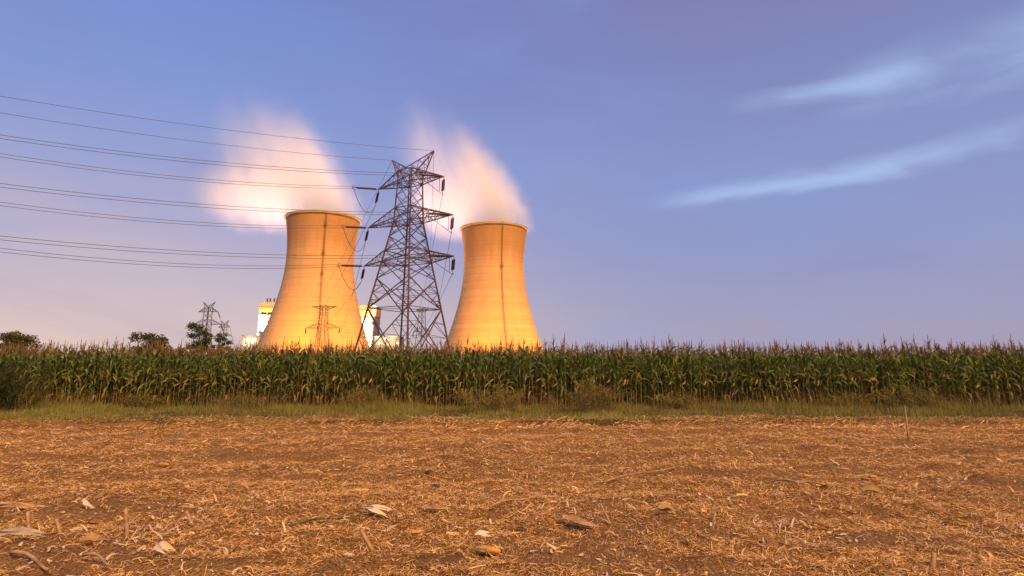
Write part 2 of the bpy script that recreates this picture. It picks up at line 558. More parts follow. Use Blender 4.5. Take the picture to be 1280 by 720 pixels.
def concrete():
    m, t, b = new_mat('tower_concrete')
    tcn = t.node('ShaderNodeTexCoord')
    ob = tcn.outputs['Object']
    sp = t.node('ShaderNodeSeparateXYZ')
    t.l.new(ob, sp.inputs[0])
    z = sp.outputs[2]
    oi = t.node('ShaderNodeObjectInfo')
    ang = t.math('ARCTAN2', sp.outputs[1], sp.outputs[0])
    seed = t.math('MULTIPLY', oi.outputs['Random'], 50.0)
    av = t.comb(t.math('MULTIPLY', ang, 26.0), t.math('MULTIPLY', z, 0.30), seed)
    mot = t.noise(av, 0.35, 5, 0.6)
    # casting lifts: fine rings round the shell, each lift a slightly different pour
    lift = t.math('FLOOR', t.math('DIVIDE', z, 1.5))
    wn = t.node('ShaderNodeTexWhiteNoise', noise_dimensions='1D')
    t.put(wn.inputs['W'], t.math('ADD', lift, seed))
    joint = t.math('PINGPONG', z, 0.75)
    jl = t.rng(joint, 0.0, 0.16)
    v = t.math('ADD', t.math('MULTIPLY', mot, 0.5), t.math('MULTIPLY', wn.outputs[0], 0.24))
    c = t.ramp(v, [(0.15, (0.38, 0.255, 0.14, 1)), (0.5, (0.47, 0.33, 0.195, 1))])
    c = t.mix(t.rng(jl, 0, 1, 0.34, 0.0), c, (0.20, 0.15, 0.10, 1))
    # wet, sooty stain under the rim with a ragged lower edge, dragged down in places
    streaks = t.noise(t.comb(t.math('MULTIPLY', ang, 6.0), t.math('MULTIPLY', z, 0.012), seed), 1.0, 5, 0.6)
    edge = t.math('ADD', z, t.math('MULTIPLY', t.math('SUBTRACT', streaks, 0.5), 26.0))
    st = t.math('MULTIPLY', t.rng(edge, 80, 98), t.rng(streaks, 0.2, 0.6, 0.6, 1.0))
    c = t.mix(t.math('MULTIPLY', st, 0.55), c, (0.28, 0.145, 0.055, 1))
    st2 = t.noise(t.comb(t.math('MULTIPLY', ang, 30.0), t.math('MULTIPLY', z, 0.02), seed), 1.0, 4, 0.6)
    c = t.mix(t.math('MULTIPLY', t.rng(st2, 0.52, 0.75), 0.12), c, (0.20, 0.15, 0.10, 1))
    t.put(b.inputs['Base Color'], c)
    b.inputs['Roughness'].default_value = 0.9
    b.inputs['Specular IOR Level'].default_value = 0.2
    bp = t.node('ShaderNodeBump')
    bp.inputs['Strength'].default_value = 0.5
    bp.inputs['Distance'].default_value = 0.25
    t.put(bp.inputs['Height'], jl)
    t.put(b.inputs['Normal'], bp.outputs[0])
    return m


M['concrete'] = concrete()
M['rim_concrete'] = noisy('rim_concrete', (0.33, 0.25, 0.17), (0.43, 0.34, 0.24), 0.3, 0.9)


def lathe_np(prof, seg):
    a = np.linspace(0, 2 * np.pi, seg, endpoint=False)
    v = np.array([[r * math.cos(q), r * math.sin(q), z] for r, z in prof for q in a])
    f = []
    for i in range(len(prof) - 1):
        for k in range(seg):
            k2 = (k + 1) % seg
            f.append((i * seg + k, i * seg + k2, (i + 1) * seg + k2, (i + 1) * seg + k))
    return v, f


def cooling_tower(pos, label, ladder_turn, boxes):
    t = empty('cooling_tower', pos, label, 'cooling tower', 'pair of cooling towers')
    zs = list(np.linspace(9, H_T - 1.6, 60))
    prof = [(tower_r(z), z) for z in zs] + [(tower_r(z) - 1.1, z) for z in zs[::-1]]
    prof.append(prof[0])
    v, f = lathe_np(prof, 128)
    link('shell', mesh_np('shell', v, f, True), M['concrete'], t)
    r = tower_r(H_T - 1.6)
    prof = [(r - 1.4, H_T - 1.6), (r + 0.9, H_T - 1.6), (r + 1.2, H_T - 1.1), (r + 1.2, H_T), (r - 1.4, H_T), (r - 1.4, H_T - 1.6)]
    v, f = lathe_np(prof, 128)
    rim = link('rim', mesh_np('rim', v, f), M['rim_concrete'], t)
    mb = MB()
    n = 44
    r0, r1 = tower_r(0) + 1, tower_r(9) - 0.5
    for k in range(n):
        a = 2 * math.pi * k / n
        for s in (-1, 1):
            b2 = a + s * math.pi / n
            mb.tube([(r0 * math.cos(a), r0 * math.sin(a), 0), (r1 * math.cos(b2), r1 * math.sin(b2), 9.4)], 0.45, 6)
    mb.build('support_columns', M['rim_concrete'], t)
    v, f = lathe_np([(r0 + 2.5, -0.5), (r0 + 2.5, 1.6), (r0 + 1.9, 1.6), (r0 + 1.9, -0.5), (r0 + 2.5, -0.5)], 96)
    link('basin_wall', mesh_np('basin_wall', v, f), M['rim_concrete'], t)
    # caged ladder up the face
    aim = math.atan2(-pos[1], -pos[0]) + ladder_turn
    def sp(z, off, tang=0.0):
        rr = tower_r(z) + off
        return Vector((rr * math.cos(aim) - tang * math.sin(aim), rr * math.sin(aim) + tang * math.cos(aim), z))
    mb = MB()
    zz = [9 + i * 2.0 for i in range(54)] + [H_T - 0.2]
    for s in (-0.45, 0.45):
        mb.tube([sp(z, 0.35, s) for z in zz], 0.09, 4)
        mb.tube([sp(z, 1.25, s * 0.8) for z in zz[1:]], 0.07, 4)
    z = 9.5
    while z < H_T - 1:
        mb.bar(sp(z, 0.35, -0.45), sp(z, 0.35, 0.45), 0.07)
        z += 0.9
    z = 12.0
    while z < H_T - 1:
        mb.tube([sp(z, 0.3, -0.45), sp(z, 1.25, -0.4), sp(z, 1.25, 0.4), sp(z, 0.3, 0.45)], 0.08, 4)
        z += 2.4
    lad = mb.build('ladder', M['ladder'], t)
    for z in boxes:
        mb = MB()
        a0 = sp(z, 0.0, -1.2); a1 = sp(z, 0.0, 1.2); b0 = sp(z, 1.9, -1.2); b1 = sp(z, 1.9, 1.2)
        dz = Vector((0, 0, 0.18))
        mb.add([a0, a1, b1, b0, a0 + dz, a1 + dz, b1 + dz, b0 + dz], [(0, 3, 2, 1), (4, 5, 6, 7), (0, 1, 5, 4), (1, 2, 6, 5), (2, 3, 7, 6), (3, 0, 4, 7)])
        u = Vector((0, 0, 1.1))
        for p in (a0, a1, b0, b1):
            mb.bar(p, p + u, 0.09)
        for p, q in ((a0, b0), (b0, b1), (b1, a1)):
            mb.bar(p + u, q + u, 0.09)
            mb.bar(p + u * 0.5, q + u * 0.5, 0.06)
        mb.build('platform', M['ladder'], lad)
    return t


cooling_tower(T1, 'orange floodlit cooling tower nearer the lit boiler houses, left one of the pair', R(3), (106, 84, 68))
cooling_tower(T2, 'orange floodlit cooling tower standing right of the big lattice pylon', R(14), (80,))


# ------------------------------------------------------------------ steam
def steam(name, origin, lobes, label, seed, noise_gain=0.7):
    K = 0.40                                   # the wind carries it left as it rises
    C_ = np.array([l[0] for l in lobes], float)
    Rr = np.array([l[1] for l in lobes], float)
    A = np.array([l[2] for l in lobes], float)
    # closed hull: farthest point of the cloud in every direction
    dirs = []
    for i in range(1, 40):
        th = math.pi * i / 40
        for k in range(64):
            ph = 2 * math.pi * k / 64
            dirs.append((math.sin(th) * math.cos(ph), math.sin(th) * math.sin(ph), math.cos(th)))
    dirs = np.array(dirs + [(0, 0, 1), (0, 0, -1)])
    c0 = (C_ * A[:, None]).sum(0) / A.sum()
    ts = np.linspace(2, 200, 220)
    P = c0 + dirs[:, None, :] * ts[None, :, None]
    V_of = lambda Q: Q - np.stack([K * Q[..., 2], Q[..., 2] * 0, Q[..., 2] * 0], -1)
    q = np.linalg.norm((P[:, :, None, :] - C_) / Rr, axis=-1)
    dn = (A * (1 - sstep(0, 1, q))).sum(-1)
    dn = dn * (P[..., 2] > -8 + 0.12 * (P[..., 0] - K * P[..., 2]))
    ok = dn > 0.0016
    last = ok.shape[1] - 1 - np.argmax(ok[:, ::-1], axis=1)
    V = V_of(c0 + dirs * (ts[last][:, None] + 6))
    f = []
    for i in range(38):
        for k in range(64):
            k2 = (k + 1) % 64
            f.append((i * 64 + k, (i + 1) * 64 + k, (i + 1) * 64 + k2, i * 64 + k2))
    for k in range(64):
        k2 = (k + 1) % 64
        f.append((39 * 64, k, k2))
        f.append((39 * 64 + 1, 38 * 64 + k2, 38 * 64 + k))
    me = bpy.data.meshes.new(name)
    me.from_pydata([tuple(p) for p in V], [], f)
    m = bpy.data.materials.new(name)
    m.use_nodes = True
    t = NT(m.node_tree)
    t.n.remove(t.n['Principled BSDF'])
    tcn = t.node('ShaderNodeTexCoord')
    ob = tcn.outputs['Object']
    warp = t.node('ShaderNodeTexNoise')
    t.put(warp.inputs['Vector'], t.scale(ob, 0.016, 0.016, 0.016))
    warp.inputs['Detail'].default_value = 2
    wv = t.vmath('SUBTRACT', warp.outputs['Color'], (0.5, 0.5, 0.5))
    wv = t.vmath('MULTIPLY', wv, (16, 12, 30))
    so_ = t.node('ShaderNodeSeparateXYZ')
    t.l.new(ob, so_.inputs[0])
    sh = t.comb(t.math('ADD', so_.outputs[0], t.math('MULTIPLY', so_.outputs[2], K)), so_.outputs[1], so_.outputs[2])
    p = t.vmath('ADD', sh, wv)
    tot = None
    for (c, r, a) in lobes:
        q = t.vmath('LENGTH', t.vmath('DIVIDE', t.vmath('SUBTRACT', p, tuple(c)), tuple(r)))
        dd = t.rng(q, 0.0, 1.0, a, 0.0)
        tot = dd if tot is None else t.math('ADD', tot, dd)
    sm = t.vmath('ADD', t.scale(sh, 0.045, 0.03, 0.009), (seed, 0, 0))
    n = t.noise(sm, 1.0, 3, 0.55, 0.3)
    tot = t.math('MULTIPLY', tot, t.rng(n, 0.30, 0.64, 1 - noise_gain, 1.3))
    tot = t.math('MULTIPLY', tot, t.rng(so_.outputs[2], 12, 115, 1.0, 0.30))
    tot = t.math('MULTIPLY', tot, t.rng(t.math('SUBTRACT', so_.outputs[2], t.math('MULTIPLY', so_.outputs[0], 0.12)), -8, 3))
    pv = t.node('ShaderNodeVolumePrincipled')
    pv.inputs['Color'].default_value = (0.97, 0.97, 0.97, 1)
    pv.inputs['Anisotropy'].default_value = 0.0
    t.put(pv.inputs['Density'], tot)
    t.l.new(pv.outputs[0], t.n['Material Output'].inputs['Volume'])
    o = link(name, me, m, None, origin)
    tag(o, label, 'steam', 'steam plumes over the cooling towers', 'stuff')
    return o


steam('steam_plume', (T1.x, T1.y, H_T), [
    ((1, 2, 6), (39, 33, 100), 0.075), ((-50, 10, 22), (64, 38, 38), 0.055), ((-26, 8, 54), (62, 36, 76), 0.034)],
    'broad pink lit steam plume drifting left off the left cooling tower', 3.0)
steam('steam_plume', (T2.x, T2.y, H_T), [
    ((4, 2, 22), (40, 35, 90), 0.085), ((-30, 8, 24), (44, 36, 44), 0.055), ((-20, 6, 66), (50, 36, 74), 0.030)],
    'narrower pink lit steam plume rising behind the pylon off the right cooling tower', 8.0)

# ------------------------------------------------------------------ lit boiler houses behind the left tower
M['orange_lit_panel'] = noisy('orange_lit_cladding', (0.60, 0.30, 0.10), (0.70, 0.38, 0.14), 0.3, 0.7)  # orange lamp light on the top band, put into its colour
M['white_panel'] = noisy('pale_cladding', (0.22, 0.19, 0.16), (0.32, 0.28, 0.24), 0.4, 0.7)
M['frame_steel'] = noisy('frame_steel', (0.30, 0.28, 0.26), (0.40, 0.38, 0.35), 0.5, 0.6)
M['lamp'] = glow('lamp_lens', (1.0, 0.86, 0.62), 60)
M['lamp_small'] = glow('lamp_lens_small', (1.0, 0.80, 0.50), 40)


def lamp_head(parent, p, size, watts, m='lamp'):
    """a shaded flood lamp fixed to a wall, with the light it gives"""
    mb = MB()
    x, y, z = p
    mb.box(x - size * 0.62, x + size * 0.62, y - 0.1, y + 0.5, z + size * 0.52, z + size * 0.7)
    mb.bar((x, y + 0.2, z + size * 0.6), (x, y + 2.2, z + size * 0.6), 0.12)
    h = mb.build('flood_lamp', M['frame_steel'], parent)
    q = MB()
    v, f = lathe_np([(0.01, -0.5), (0.3, -0.42), (0.48, -0.2), (0.5, 0.1), (0.3, 0.4), (0.01, 0.5)], 12)
    q.add([(x + a * size, y + b * size, z + c * size) for a, b, c in v], f)
    q.build('lens', M[m], h)
    l = bpy.data.lights.new('lamp_light', 'POINT')
    l.energy, l.color, l.shadow_soft_size = watts, (1.0, 0.80, 0.50), 1.0
    o = bpy.data.objects.new('lamp_light', l)
    o.location = (x, y - size * 1.2, z)
    o.parent = h
    COL.objects.link(o)


def boiler_house(pxl, pxr, ptop, Y, label, lamps, vents):
    a, b = at(pxl, ptop, Y), at(pxr, ptop, Y)
    ht, wd = a.z, b.x - a.x
    t = empty('boiler_house', ((a.x + b.x) / 2, Y, 0), label, 'power plant building', 'lit boiler houses')
    hw, dp = wd / 2, 34
    q = MB(); q.box(-hw, hw, 6, dp, 0, ht - 9); q.build('wall', M['white_panel'], t)
    q = MB(); q.box(-hw - 0.4, hw + 0.4, -0.4, dp + 0.4, ht - 9, ht)
    q.build('upper_cladding', M['orange_lit_panel'], t)
    q = MB()
    q.box(-hw - 1, hw + 1, -1, dp + 1, ht + 0.003, ht + 0.8); q.box(-hw - 0.8, hw + 0.8, -0.8, -0.4, ht - 5.0, ht - 4.4)
    q.build('roof', M['frame_steel'], t)
    n = max(2, int(wd / 7))
    q = MB()
    for k in range(n + 1):
        x = -hw + 0.5 + (wd - 1) * k / n
        q.box(x - 0.35, x + 0.35, 0, 0.7, 0, ht - 9)
        q.bar((x, 0.3, 8), (x + (wd / n if k < n else -wd / n), 0.3, 18), 0.22)
        q.bar((x, 0.3, 28), (x + (wd / n if k < n else -wd / n), 0.3, 38), 0.22)
    q.build('steel_frame', M['frame_steel'], t)
    z = 8.0
    while z < ht - 11:
        q = MB(); q.box(-hw, hw, -0.2, 5.9, z, z + 0.5)
        for zz in (z + 1.0, z + 1.5):
            q.box(-hw, hw, -0.15, -0.05, zz, zz + 0.12)
        q.build('floor_deck', M['frame_steel'], t)
        z += 8.0
    for x in vents:
        q = MB(); q.tube([(x, 8, ht + 0.5), (x, 8, ht + 4.6)], 0.7, 10); q.tube([(x, 8, ht + 4.6), (x, 8, ht + 5.2)], 1.0, 10)
        q.build('roof_vent', M['ladder'], t)
    for (lx, lz, sz, pw) in lamps:
        lamp_head(t, (lx, -3.0, lz), sz, pw)  # lenses oversized so their shape stands in for the lamps' glare
    return t


boiler_house(325, 372, 378.5, 560, 'brightly lit tall boiler house half hidden by the left side of a cooling tower',
             [(-13.5, 45, 5.0, 16000), (-13, 37, 4.6, 16000), (-15, 28, 4.0, 11000), (-15.5, 20, 3.4, 6000), (-7, 40, 4.4, 11000)], (-15, -12, -8))
boiler_house(424, 466, 382.5, 560, 'brightly lit tall boiler house between the cooling tower and the big pylon',
             [(6, 40, 6.4, 18000), (12.5, 36, 5.0, 18000), (13.5, 28, 4.6, 16000), (12, 18, 4.2, 16000), (14, 43, 3.0, 6000)], ())


def low_block(pxl, pxr, ptop, Y, label, lamps, step=None):
    a, b = at(pxl, ptop, Y), at(pxr, ptop, Y)
    ht, hw = a.z, (b.x - a.x) / 2
    t = empty('plant_building', ((a.x + b.x) / 2, Y, 0), label, 'power plant building', 'low plant buildings')
    q = MB(); q.box(-hw, hw, 0, 18, 0, ht); q.build('wall', M['white_panel'], t)
    q = MB(); q.box(-hw - 0.5, hw + 0.5, -0.5, 18.5, ht, ht + 0.7)
    if step:
        q.box(hw * step, hw, 3, 16, ht + 0.7, ht + 4)
    q.build('roof', M['frame_steel'], t)
    k = -hw + 2.5
    while k < hw - 2:
        q = MB()
        q.box(k, k + 2.0, -0.06, 0.3, ht * 0.35, ht * 0.35 + 1.6)
        q.build('window', M['ladder'], t)
        k += 4.4
    for (px, py, sz, pw) in lamps:
        p = at(px, py, Y - 2.0)
        lamp_head(t, (p.x - (a.x + b.x) / 2, -2.0, p.z), sz, pw, 'lamp_small')
    return t


low_block(302.5, 330, 419.5, 540, 'low pale plant building with three lamps left of the cooling towers',
          [(311.5, 425, 2.4, 3000), (305, 425, 1.0, 1000), (318, 425, 1.0, 1000), (306, 431, 0.9, 1000)], 0.4)
low_block(468, 500, 421, 545, 'low lamp lit plant building seen through the foot of the big pylon',
          [(471, 421.5, 1.3, 2000), (481, 423, 0.9, 1200), (490, 422, 1.2, 1600), (474, 429, 0.9, 1000), (497, 429, 0.9, 1000), (486, 430, 0.9, 1000)])


# ------------------------------------------------------------------ lattice pylons
def lerp(a, b, t):
    return a + (b - a) * t


def frame_pts(wd, z):
    h = wd / 2
    return [Vector((-h, -h, z)), Vector((h, -h, z)), Vector((h, h, z)), Vector((-h, h, z))]


def arm_members(mb, body0, body1, tip, rc, rb, n):
    """body0: two lower chord roots, body1: two upper chord roots, all running to the tip"""
    A = [lerp(body0[0], tip, i / n) for i in range(n + 1)]
    B = [lerp(body0[1], tip, i / n) for i in range(n + 1)]
    Cc = [lerp(body1[0], tip, i / n) for i in range(n + 1)]
    D = [lerp(body1[1], tip, i / n) for i in range(n + 1)]
    for s in (A, B, Cc, D):
        mb.bar(s[0], s[-1], rc)
    for i in range(n):
        mb.bar(A[i], Cc[i + 1], rb); mb.bar(B[i], D[i + 1], rb)
        if i:
            mb.bar(A[i], Cc[i], rb); mb.bar(B[i], D[i], rb); mb.bar(A[i], B[i], rb); mb.bar(Cc[i], D[i], rb)
        mb.bar(A[i] if i % 2 else B[i], B[i + 1] if i % 2 else A[i + 1], rb)


def insulator(parent, a, b, rr, ndisc, double=0.0, name='insulator_string'):
    a, b = Vector(a), Vector(b)
    dirv = (b - a).normalized()
    side = dirv.cross(Vector((0, 0, 1)))
    side = side.normalized() if side.length > 1e-3 else Vector((1, 0, 0))
    if double and abs(dirv.z) > 0.3:
        side = Vector((math.cos(R(-30)), math.sin(R(-30)), 0))
    mb = MB()
    for s in ((-double, double) if double else (0,)):
        p0, p1 = a + side * s, b + side * s
        pts, rad = [], []
        for i in range(ndisc):
            for ft, q in ((0.05, 0.45), (0.35, 1.0), (0.65, 0.9), (0.95, 0.45)):
                pts.append(lerp(p0, p1, (i + ft) / ndisc)); rad.append(rr * q)
        mb.tube(pts, rad, 8)
    if double:
        for q in (a, b):
            mb.tube([q - side * (double + 0.1), q + side * (double + 0.1)], 0.08, 4)
    return mb.build(name, M['insulator'], parent, True)


def sag_curve(a, b, sag, n=24):
    a, b = Vector(a), Vector(b)
    return [lerp(a, b, i / n) - Vector((0, 0, sag * 4 * (i / n) * (1 - i / n))) for i in range(n + 1)]


P0 = Vector((-21.55, 115, 0))
ROT = R(-30)
RM = Matrix.Rotation(ROT, 4, 'Z')


def pw(v):
    return RM @ Vector(v) + P0


pyl = empty('pylon', P0, 'big dark lattice pylon with three pairs of arms between the two cooling towers', 'pylon', None, ROT)


def body_w(z):
    if z < 30.6:
        return 14.6 - 0.3376 * z
    return lerp(4.27, 3.5, (z - 30.6) / 11.2)


levels = [0.0, 12.6, 18.6, 22.2, 24.4, 27.4, 30.6, 33.5, 36.2, 39.0, 41.8]
corners = [frame_pts(body_w(z), z) for z in levels]
for k in range(4):
    mb = MB()
    kk = [levels.index(z) for z in (0.0, 30.6, 41.8)]
    mb.tube([corners[i][k] for i in kk], [0.20, 0.17, 0.13], 4)
    mb.box(corners[0][k].x - 0.6, corners[0][k].x + 0.6, corners[0][k].y - 0.6, corners[0][k].y + 0.6, -0.4, 0.35)
    mb.build('leg', M['steel'], pyl)
for fc in range(4):
    mb = MB()
    for i in range(len(levels) - 1):
        a0, b0, a1, b1 = corners[i][fc], corners[i][(fc + 1) % 4], corners[i + 1][fc], corners[i + 1][(fc + 1) % 4]
        big = levels[i + 1] <= 18.7
        r = 0.120 if big else (0.095 if levels[i] < 31 else 0.07)
        mb.bar(a0, b1, r); mb.bar(b0, a1, r)
        if levels[i] in (12.6, 22.2, 24.4, 30.6, 33.5, 39.0):
            mb.bar(a0, b0, 0.10)
        if big or levels[i] in (18.6, 27.4, 24.4):
            # redundant struts from the legs and from the crossing to the diagonals
            x = (a0 + b0 + a1 + b1) / 4
            wl0, wl1 = (b0 - a0).length, (b1 - a1).length
            x = lerp((a0 + b0) / 2, (a1 + b1) / 2, wl0 / (wl0 + wl1))
            for (l0, l1) in ((a0, a1), (b0, b1)):
                o0 = lerp(l0, x, 0.5); o1 = lerp(l1, x, 0.5)
                m0, m1, mm = lerp(l0, l1, 0.28), lerp(l0, l1, 0.76), lerp(l0, l1, 0.54)
                rs = 0.06 if big else 0.045
                mb.bar(o0, m0, rs); mb.bar(o1, m1, rs); mb.bar(o0, mm, rs); mb.bar(o1, mm, rs)
                if big:
                    mb.bar(lerp(l0, x, 0.25), lerp(l0, l1, 0.14), rs); mb.bar(lerp(l0, x, 0.25), m0, rs)
                    mb.bar(x, mm, rs)
    mb.build('bracing', M['steel'], pyl)
for z in (12.6, 22.2, 30.6, 39.0, 41.8):
    c = frame_pts(body_w(z), z)
    mb = MB()
    mb.bar(c[0], c[2], 0.07); mb.bar(c[1], c[3], 0.07)
    mb.build('diaphragm', M['steel'], pyl)
ARMS = [(39.0, 41.8, 8.8), (30.6, 33.6, 11.3), (22.2, 24.6, 11.8)]
tips = {}
for lv, (zb, zt, L) in enumerate(ARMS):
    for s in (-1, 1):
        mb = MB()
        wb, wt = body_w(zb) / 2, body_w(zt) / 2
        tip = Vector((s * L, 0, zb + 0.15))
        lo = [Vector((s * wb, -wb, zb)), Vector((s * wb, wb, zb))]
        hi = [Vector((s * wt, -wt, zt)), Vector((s * wt, wt, zt))]
        arm_members(mb, lo, hi, tip, 0.125, 0.055, 5 if lv else 4)
        mb.build('crossarm', M['steel'], pyl)
        tips[(lv, s)] = tip
peaks = {}
for s in (-1, 1):
    mb = MB()
    wt = body_w(41.8) / 2
    tip = Vector((s * (6.1 if s > 0 else 5.3), 0, 45.2))
    lo = [Vector((s * wt, -wt, 41.8 - 2.0)), Vector((s * wt, wt, 41.8 - 2.0))]
    hi = [Vector((-s * wt * 0.3, -wt, 41.8)), Vector((-s * wt * 0.3, wt, 41.8))]
    arm_members(mb, lo, hi, tip, 0.115, 0.05, 4)
    mb.build('earthwire_peak', M['steel'], pyl)
    peaks[s] = tip
mb = MB()
zc = 41.8
c = frame_pts(body_w(zc), zc)
for k in range(4):
    mb.bar(c[k], c[(k + 1) % 4], 0.10)
mb.build('top_frame', M['steel'], pyl)

# incoming line: dead-end strings point along the line towards the left and the camera
rnd = random.Random(4)
LINE_X, LINE_Y = -58.0, -32.0


def wire(name, pts, rad, label, group):
    o = bpy.data.objects.new(name, None)
    mb = MB()
    base = Vector(pts[0])
    mb.tube([Vector(p) - base for p in pts], rad, 5)
    bpy.data.objects.remove(o)
    o = mb.build(name, M['wire'], None, True, base)
    return tag(o, label, 'power line', group)


def through(pts3, n=60):
    """smooth parabola in z over a straight run through start, middle and end"""
    a, m_, b = [Vector(p) for p in pts3]
    out = []
    for i in range(n + 1):
        t = i / n
        out.append(a * ((1 - t) * (1 - 2 * t)) + m_ * (4 * t * (1 - t)) + b * (t * (2 * t - 1)))
    return out


lname = {0: 'top', 1: 'middle', 2: 'lowest'}
# photo rows at the left edge (x = 0) of each twin line: (level, side): y
rows = {(0, -1): 193, (0, 1): 170, (1, -1): 254, (1, 1): 231, (2, -1): 312, (2, 1): 297}
far_w = {-1: Vector((-113.5, 346, 0)), 1: Vector((-60.3, 372, 0))}
for (lv, s), tip in tips.items():
    tw = pw(tip)
    end = at(-12, rows[(lv, s)] - 1, 84 if s < 0 else 79)
    dr = (end - tw).normalized()
    dr = Vector((dr.x, dr.y, dr.z - 0.02)).normalized()
    s0, s1 = tw + dr * 0.6, tw + dr * 5.0
    inv = (Matrix.Translation(P0) @ RM).inverted()
    mb = MB(); mb.bar(inv @ tw, inv @ (tw + dr * 0.7), 0.09); mb.build('line_clamp', M['steel'], pyl)
    mb = MB(); mb.bar(inv @ s1, inv @ (s1 + dr * 0.8), 0.10)
    ring = [s1 + dr * 0.5 + Vector((0.45 * math.cos(q) * dr.x, 0.45 * math.cos(q) * dr.y, 0.45 * math.sin(q))) for q in np.linspace(0, 2 * math.pi, 13)]
    mb.tube([inv @ p for p in ring], 0.05, 4)
    mb.build('line_clamp', M['steel'], pyl)
    insulator(pyl, inv @ s0, inv @ s1, 0.27, 16)
    s2 = s1 + dr * 0.7
    mid_k = 0.5
    for tw_k, dz in (('upper', 0.36), ('lower', -0.36)):
        a = s2 + Vector((0, 0, dz * 0.7))
        b = end + Vector((0, 0, dz * 0.78))
        mid = lerp(a, b, 0.5) - Vector((0, 0, 1.3))
        far = b + (b - mid) * 0.6 + Vector((0, 0, 0.4))
        arm = 'left' if s < 0 else 'right'
        wire('conductor', through((a, mid, b)), 0.040,
             f'{tw_k} twin wire from the {lname[lv]} {arm} arm of the big pylon to left edge', 'twin wires of the incoming power line')
    # outgoing string, hanging steeply away from the camera
    fx = far_w[s]
    og = (Vector((fx.x, fx.y, 22)) - tw); og.z = 0
    og = og.normalized() * 0.62 + Vector((-0.06 if s < 0 else 0.0, 0, -0.70))
    o0, o1 = tw + og * 0.9, tw + og * 3.4
    insulator(pyl, inv @ o0, inv @ o1, 0.20, 10, 0.42)
    tail = o1 + og * 0.9
    mb = MB(); mb.bar(inv @ tw, inv @ o0, 0.07); mb.build('line_clamp', M['steel'], pyl)
    mb = MB(); mb.bar(inv @ o1, inv @ tail, 0.07)
    # jumper loop that carries the line round the arm
    if s < 0:
        low = lerp(s2, tail, 0.55) - Vector((0, 0, 3.1))
    else:
        post = tw + (P0 - tw).normalized() * 0 + RM @ Vector((-0.9, -0.2, 0))
        low = post - Vector((0, 0, 3.2))
    mb.build('line_clamp', M['steel'], pyl)
    jb = MB()
    jb.tube([inv @ p for p in through((s2, low, tail), 20)], 0.055, 5)
    jb.build('jumper_wire', M['wire'], pyl, True)
    if s > 0:
        hb = MB(); hb.tube([inv @ post, inv @ (post - Vector((0, 0, 3.1)))], 0.055, 5)
        hb.build('jumper_hanger', M['insulator'], pyl)
    tips[(lv, s)] = (tip, tail)
for s, tip in peaks.items():
    tw = pw(tip)
    end = at(-12, 118 if s > 0 else 139, 79 if s > 0 else 84)
    mid = lerp(tw, end, 0.5) - Vector((0, 0, 1.0))
    wire('earth_wire', through((tw, mid, end)), 0.036,
         'thin single wire from the ' + ('right' if s > 0 else 'left') + ' peak of the big pylon to the left edge', 'earth wires of the incoming power line')


# ---- smaller pylons farther off
def far_pylon(pos, rz, hgt, wb, wtop, arms, label, horns=0.0, top_flat=None, waist=0.62, mat='far_steel', rs=1.0):
    t = empty('pylon', pos, label, 'pylon', 'smaller pylons far off', rz)
    def bw(z):
        zk = hgt * waist
        return lerp(wb, wtop * 1.25, z / zk) if z < zk else lerp(wtop * 1.25, wtop, (z - zk) / (hgt - zk))
    zs = [0, hgt * 0.2, hgt * 0.36, hgt * 0.5, hgt * 0.62, hgt * 0.72, hgt * 0.81, hgt * 0.9, hgt]
    cs = [frame_pts(bw(z), z) for z in zs]
    mb = MB()
    for k in range(4):
        mb.tube([cs[0][k], frame_pts(bw(hgt * waist), hgt * waist)[k], cs[-1][k]], 0.17 * rs, 4)
        for i in range(len(zs) - 1):
            mb.bar(cs[i][k], cs[i + 1][(k + 1) % 4], 0.08 * rs); mb.bar(cs[i][(k + 1) % 4], cs[i + 1][k], 0.08 * rs)
        mb.bar(cs[-1][k], cs[-1][(k + 1) % 4], 0.10 * rs)
    mb.build('tower_frame', M[mat], t)
    ends = []
    for (zb, dz, L) in arms:
        for s in (-1, 1):
            mb = MB()
            b0, b1 = bw(zb) / 2, bw(zb + dz) / 2
            tip = Vector((s * L, 0, zb + (dz if dz < 0 else 0.0)))
            if dz < 0:   # flat top chord, rising lower chord
                tip = Vector((s * L, 0, zb))
                b1 = bw(zb + dz) / 2
            arm_members(mb, [Vector((s * b0, -b0, zb)), Vector((s * b0, b0, zb))], [Vector((s * b1, -b1, zb + dz)), Vector((s * b1, b1, zb + dz))], tip, 0.13 * rs, 0.055 * rs, 4)
            mb.build('crossarm', M[mat], t)
            ends.append(tip)
    if horns:
        for s in (-1, 1):
            mb = MB()
            h = bw(hgt) / 2
            arm_members(mb, [Vector((s * h, -h, hgt)), Vector((s * h, h, hgt))], [Vector((0, -h, hgt)), Vector((0, h, hgt))], Vector((s * horns, 0, hgt + horns * 0.75)), 0.10 * rs, 0.05 * rs, 3)
            mb.build('earthwire_peak', M[mat], t)
    return t, ends


def spot_of(px, Y):
    p = at(px, 440, Y)
    return Vector((p.x, Y, 0))


